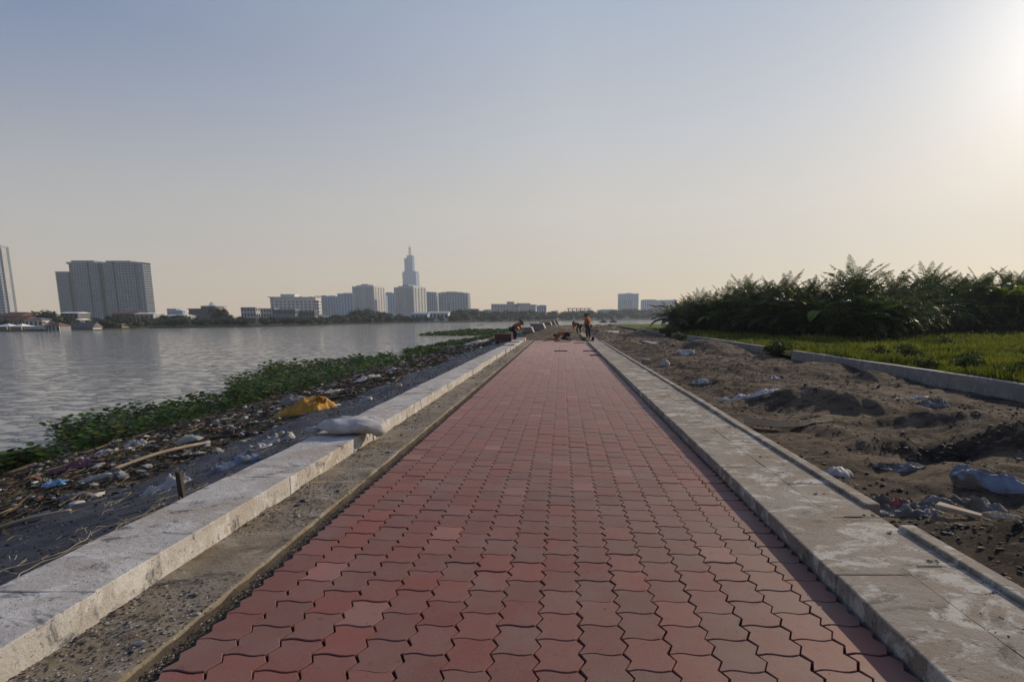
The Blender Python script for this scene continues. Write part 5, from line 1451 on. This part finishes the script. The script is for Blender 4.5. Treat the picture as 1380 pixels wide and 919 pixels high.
def worker(loc, rz, J, label, legs, jacket='orange', hat=True, sc=1.0):
    """J: joints in local space, the figure faces local +Y"""
    o = empty('person', loc, label, 'person', 'workers', R(rz)); o.scale = (sc * 1.12, sc * 1.12, sc)
    J = {k: Vector(v) for k, v in J.items()}
    N, E = {}, []
    N['pelvis'] = (J['pelvis'], .125); N['waist'] = (J['pelvis'].lerp(J['chest'], .5), .115); N['chest'] = (J['chest'], .135); N['neck'] = (J['neck'], .055)
    hd = (J['head'] - J['neck']).normalized()
    N['jaw'] = (J['neck'].lerp(J['head'], .55), .075); N['head'] = (J['head'], .10); N['top'] = (J['head'] + hd * .08, .07)
    E += [('pelvis', 'waist'), ('waist', 'chest'), ('chest', 'neck'), ('neck', 'jaw'), ('jaw', 'head'), ('head', 'top')]
    fw = J['face'].normalized()
    N['nose'] = (J['head'] + fw * .118 - hd * .015, .014); E.append(('head', 'nose'))
    for s in 'lr':
        ch = 'chest'
        for a, r_, b_ in (('sho', .062, ch), ('elb', .045, 'sho' + s), ('wri', .030, 'elb' + s)):
            N[a + s] = (J[a + s], r_); E.append((b_, a + s))
        f = (J['wri' + s] - J['elb' + s]).normalized(); side = f.cross(Vector((0, 0, 1)));
        side = side.normalized() if side.length > .1 else Vector((1, 0, 0)); dn = f.cross(side)
        N['palm' + s] = (J['wri' + s] + f * .06, (.036, .02)); E.append(('wri' + s, 'palm' + s))
        for q in range(4):
            b0 = J['wri' + s] + f * .10 + side * (q - 1.5) * .021; Lf = (.062, .074, .07, .055)[q]
            N[f'k{q}{s}'] = (b0, .0095); N[f'm{q}{s}'] = (b0 + f * Lf * .5 + dn * .012, .0085); N[f't{q}{s}'] = (b0 + f * Lf * .85 + dn * .038, .007)
            E += [('palm' + s, f'k{q}{s}'), (f'k{q}{s}', f'm{q}{s}'), (f'm{q}{s}', f't{q}{s}')]
        b0 = J['wri' + s] + f * .045 + side * .042
        N['th' + s] = (b0, .011); N['tt' + s] = (b0 + f * .045 + side * .02 + dn * .02, .008); E += [('palm' + s, 'th' + s), ('th' + s, 'tt' + s)]
        for a, r_, b_ in (('hip', .085, 'pelvis'), ('kne', .06, 'hip' + s), ('ank', .042, 'kne' + s), ('toe', .034, 'ank' + s)):
            N[a + s] = (J[a + s], r_); E.append((b_, a + s))
    skin_mesh('body', N, E, M['skin'], o)
    g = .022
    JN = {'pelvis': (N['pelvis'][0].lerp(N['waist'][0], .25), .15), 'waist': (N['waist'][0], .145), 'chest': (N['chest'][0], .165), 'neck': (J['chest'].lerp(J['neck'], .75), .075)}
    JE = [('pelvis', 'waist'), ('waist', 'chest'), ('chest', 'neck')]
    for s in 'lr':
        JN['sho' + s] = (J['sho' + s], .085); JN['elb' + s] = (J['elb' + s], .068); JN['cuf' + s] = (J['elb' + s].lerp(J['wri' + s], .9), .05)
        JE += [('chest', 'sho' + s), ('sho' + s, 'elb' + s), ('elb' + s, 'cuf' + s)]
    skin_mesh('jacket', JN, JE, M[jacket], o)
    TN = {'pelvis': (J['pelvis'], .155)}; TE = []
    for s in 'lr':
        TN['hip' + s] = (J['hip' + s], .108); TN['kne' + s] = (J['kne' + s], .082); TN['hem' + s] = (J['kne' + s].lerp(J['ank' + s], .92), .066)
        TE += [('pelvis', 'hip' + s), ('hip' + s, 'kne' + s), ('kne' + s, 'hem' + s)]
    skin_mesh('trousers', TN, TE, M[legs], o)
    for s in 'lr':
        a, t_ = J['ank' + s], J['toe' + s]
        skin_mesh('boot', {'a': (a + Vector((0, 0, .03)), .058), 'h': (a - Vector((0, 0, .02)), .056), 't': (t_, .047)}, [('a', 'h'), ('h', 't')], M['boot'], o)
    # face, ears, hair or hat
    sd = fw.cross(hd).normalized()
    for s in (-1, 1):
        e = MB(); e.lathe([(.001, -.011), (.009, -.007), (.012, 0), (.009, .007), (.001, .011)], 8, tuple(J['head'] + fw * .095 + sd * s * .035 + hd * .015)); e.build('eye', M['boot'], o, True)
        e = MB(); c_ = J['head'] + sd * s * .105 - hd * .01; e.hull8([c_ + fw*.02 - hd*.03, c_ + fw*.02 + hd*.03, c_ - fw*.02 + hd*.035, c_ - fw*.02 - hd*.02], [c_ + sd*s*.02 + fw*.015 - hd*.025, c_ + sd*s*.02 + fw*.01 + hd*.03, c_ + sd*s*.02 - fw*.025 + hd*.035, c_ + sd*s*.02 - fw*.02 - hd*.02]); e.build('ear', M['skin'], o)
    m_ = MB(); c_ = J['head'] + fw * .098 - hd * .055; m_.tube([c_ - sd * .028, c_ + fw * .006, c_ + sd * .028], .006, 5); m_.build('mouth', M['boot'], o)
    h_ = MB(); q = hd.to_track_quat('Z', 'Y').to_matrix()
    if hat: pr = [(.245, .0), (.25, .012), (.135, .045), (.125, .11), (.10, .145), (.03, .155)]
    else: pr = [(.118, -.03), (.122, .03), (.11, .085), (.07, .118), (.02, .125)]
    h_.lathe(pr, 18); h_.v = [tuple(J['head'] + hd * .035 + q @ Vector(v_)) for v_ in h_.v]
    h_.build('hat' if hat else 'hair', M['hat' if hat else 'boot'], o, True)
    return o
def mirror(J):
    K = dict(J)
    for k, v in J.items():
        if k.endswith('l') and k[:-1] + 'r' not in J and k[:-1] in ('sho', 'elb', 'wri', 'hip', 'kne', 'ank', 'toe'): K[k[:-1] + 'r'] = (-v[0], v[1], v[2])
    return K
stand = mirror({'pelvis': (0, 0, .93), 'chest': (0, .03, 1.27), 'neck': (0, .04, 1.45), 'head': (0, .09, 1.57), 'face': (0, 1, -.35), 'shol': (-.2, .02, 1.38), 'elbl': (-.33, .0, 1.13), 'wril': (-.24, .18, .98),
                'hipl': (-.1, 0, .88), 'knel': (-.12, .03, .48), 'ankl': (-.13, -.02, .09), 'toel': (-.15, .14, .05)})
stand['elbr'] = (.34, .06, 1.15); stand['wrir'] = (.22, .25, 1.05); stand['kner'] = (.10, -.02, .48); stand['ankr'] = (.12, -.06, .09); stand['toer'] = (.15, .10, .05)
p = G(792.5, 456.8, .1); worker((p.x, p.y, .1), 55, stand, 'worker in an orange jacket and brimmed hat standing on the right kerb', 'greycloth', sc=1.0)
bend = mirror({'pelvis': (0, -.12, .85), 'chest': (0, .30, 1.02), 'neck': (0, .46, 1.02), 'head': (0, .57, .99), 'face': (0, .5, -1), 'shol': (-.19, .38, .98), 'elbl': (-.26, .42, .70), 'wril': (-.16, .50, .46),
               'hipl': (-.1, -.12, .82), 'knel': (-.15, .06, .46), 'ankl': (-.15, -.06, .09), 'toel': (-.17, .1, .05)})
p = G(780, 450.5, .0); worker((p.x, p.y, .0), 35, bend, 'worker in an orange jacket bending down behind the standing worker', 'greycloth', hat=True)
kneel = mirror({'pelvis': (0, -.28, .44), 'chest': (0, .18, .46), 'neck': (0, .36, .42), 'head': (0, .48, .36), 'face': (0, .4, -1), 'shol': (-.19, .27, .42), 'elbl': (-.26, .34, .22), 'wril': (-.18, .50, .06),
                'hipl': (-.1, -.28, .40), 'knel': (-.15, .08, .10), 'ankl': (-.14, -.42, .08), 'toel': (-.14, -.56, .05)})
p = G(757, 458.2, 0.0); worker((p.x + .1, p.y, .0), 80, kneel, 'worker in an orange jacket kneeling on the red pavers with head to the left', 'navy', hat=False)
stoop = mirror({'pelvis': (0, -.14, .82), 'chest': (0, .22, 1.08), 'neck': (0, .36, 1.16), 'head': (0, .46, 1.21), 'face': (0, .8, -.6), 'shol': (-.2, .28, 1.08), 'elbl': (-.36, .30, .86), 'wril': (-.26, .48, .64),
                'hipl': (-.1, -.12, .78), 'knel': (-.15, .12, .44), 'ankl': (-.15, -.05, .09), 'toel': (-.17, .12, .05)})
p = G(693, 457.5, .02); worker((p.x, p.y - .1, .0), -62, stoop, 'worker with navy trousers and a brimmed hat stooping beside the paver stacks', 'navy', sc=1.0)

# ================================================================== HAZE
hz = MB().box(-1710, 1710, -210, 1760, -6, 330)
m = bpy.data.materials.new('haze_air'); m.use_nodes = True
n, l = m.node_tree.nodes, m.node_tree.links
n.remove(n['Principled BSDF'])
pv = n.new('ShaderNodeVolumePrincipled')
pv.inputs['Color'].default_value = (.80, .90, 1.0, 1); pv.inputs['Density'].default_value = .0003; pv.inputs['Anisotropy'].default_value = .1
l.new(pv.outputs[0], n['Material Output'].inputs['Volume'])
o = hz.build('haze', m); tag(o, kind='stuff'); o.display_type = 'WIRE'
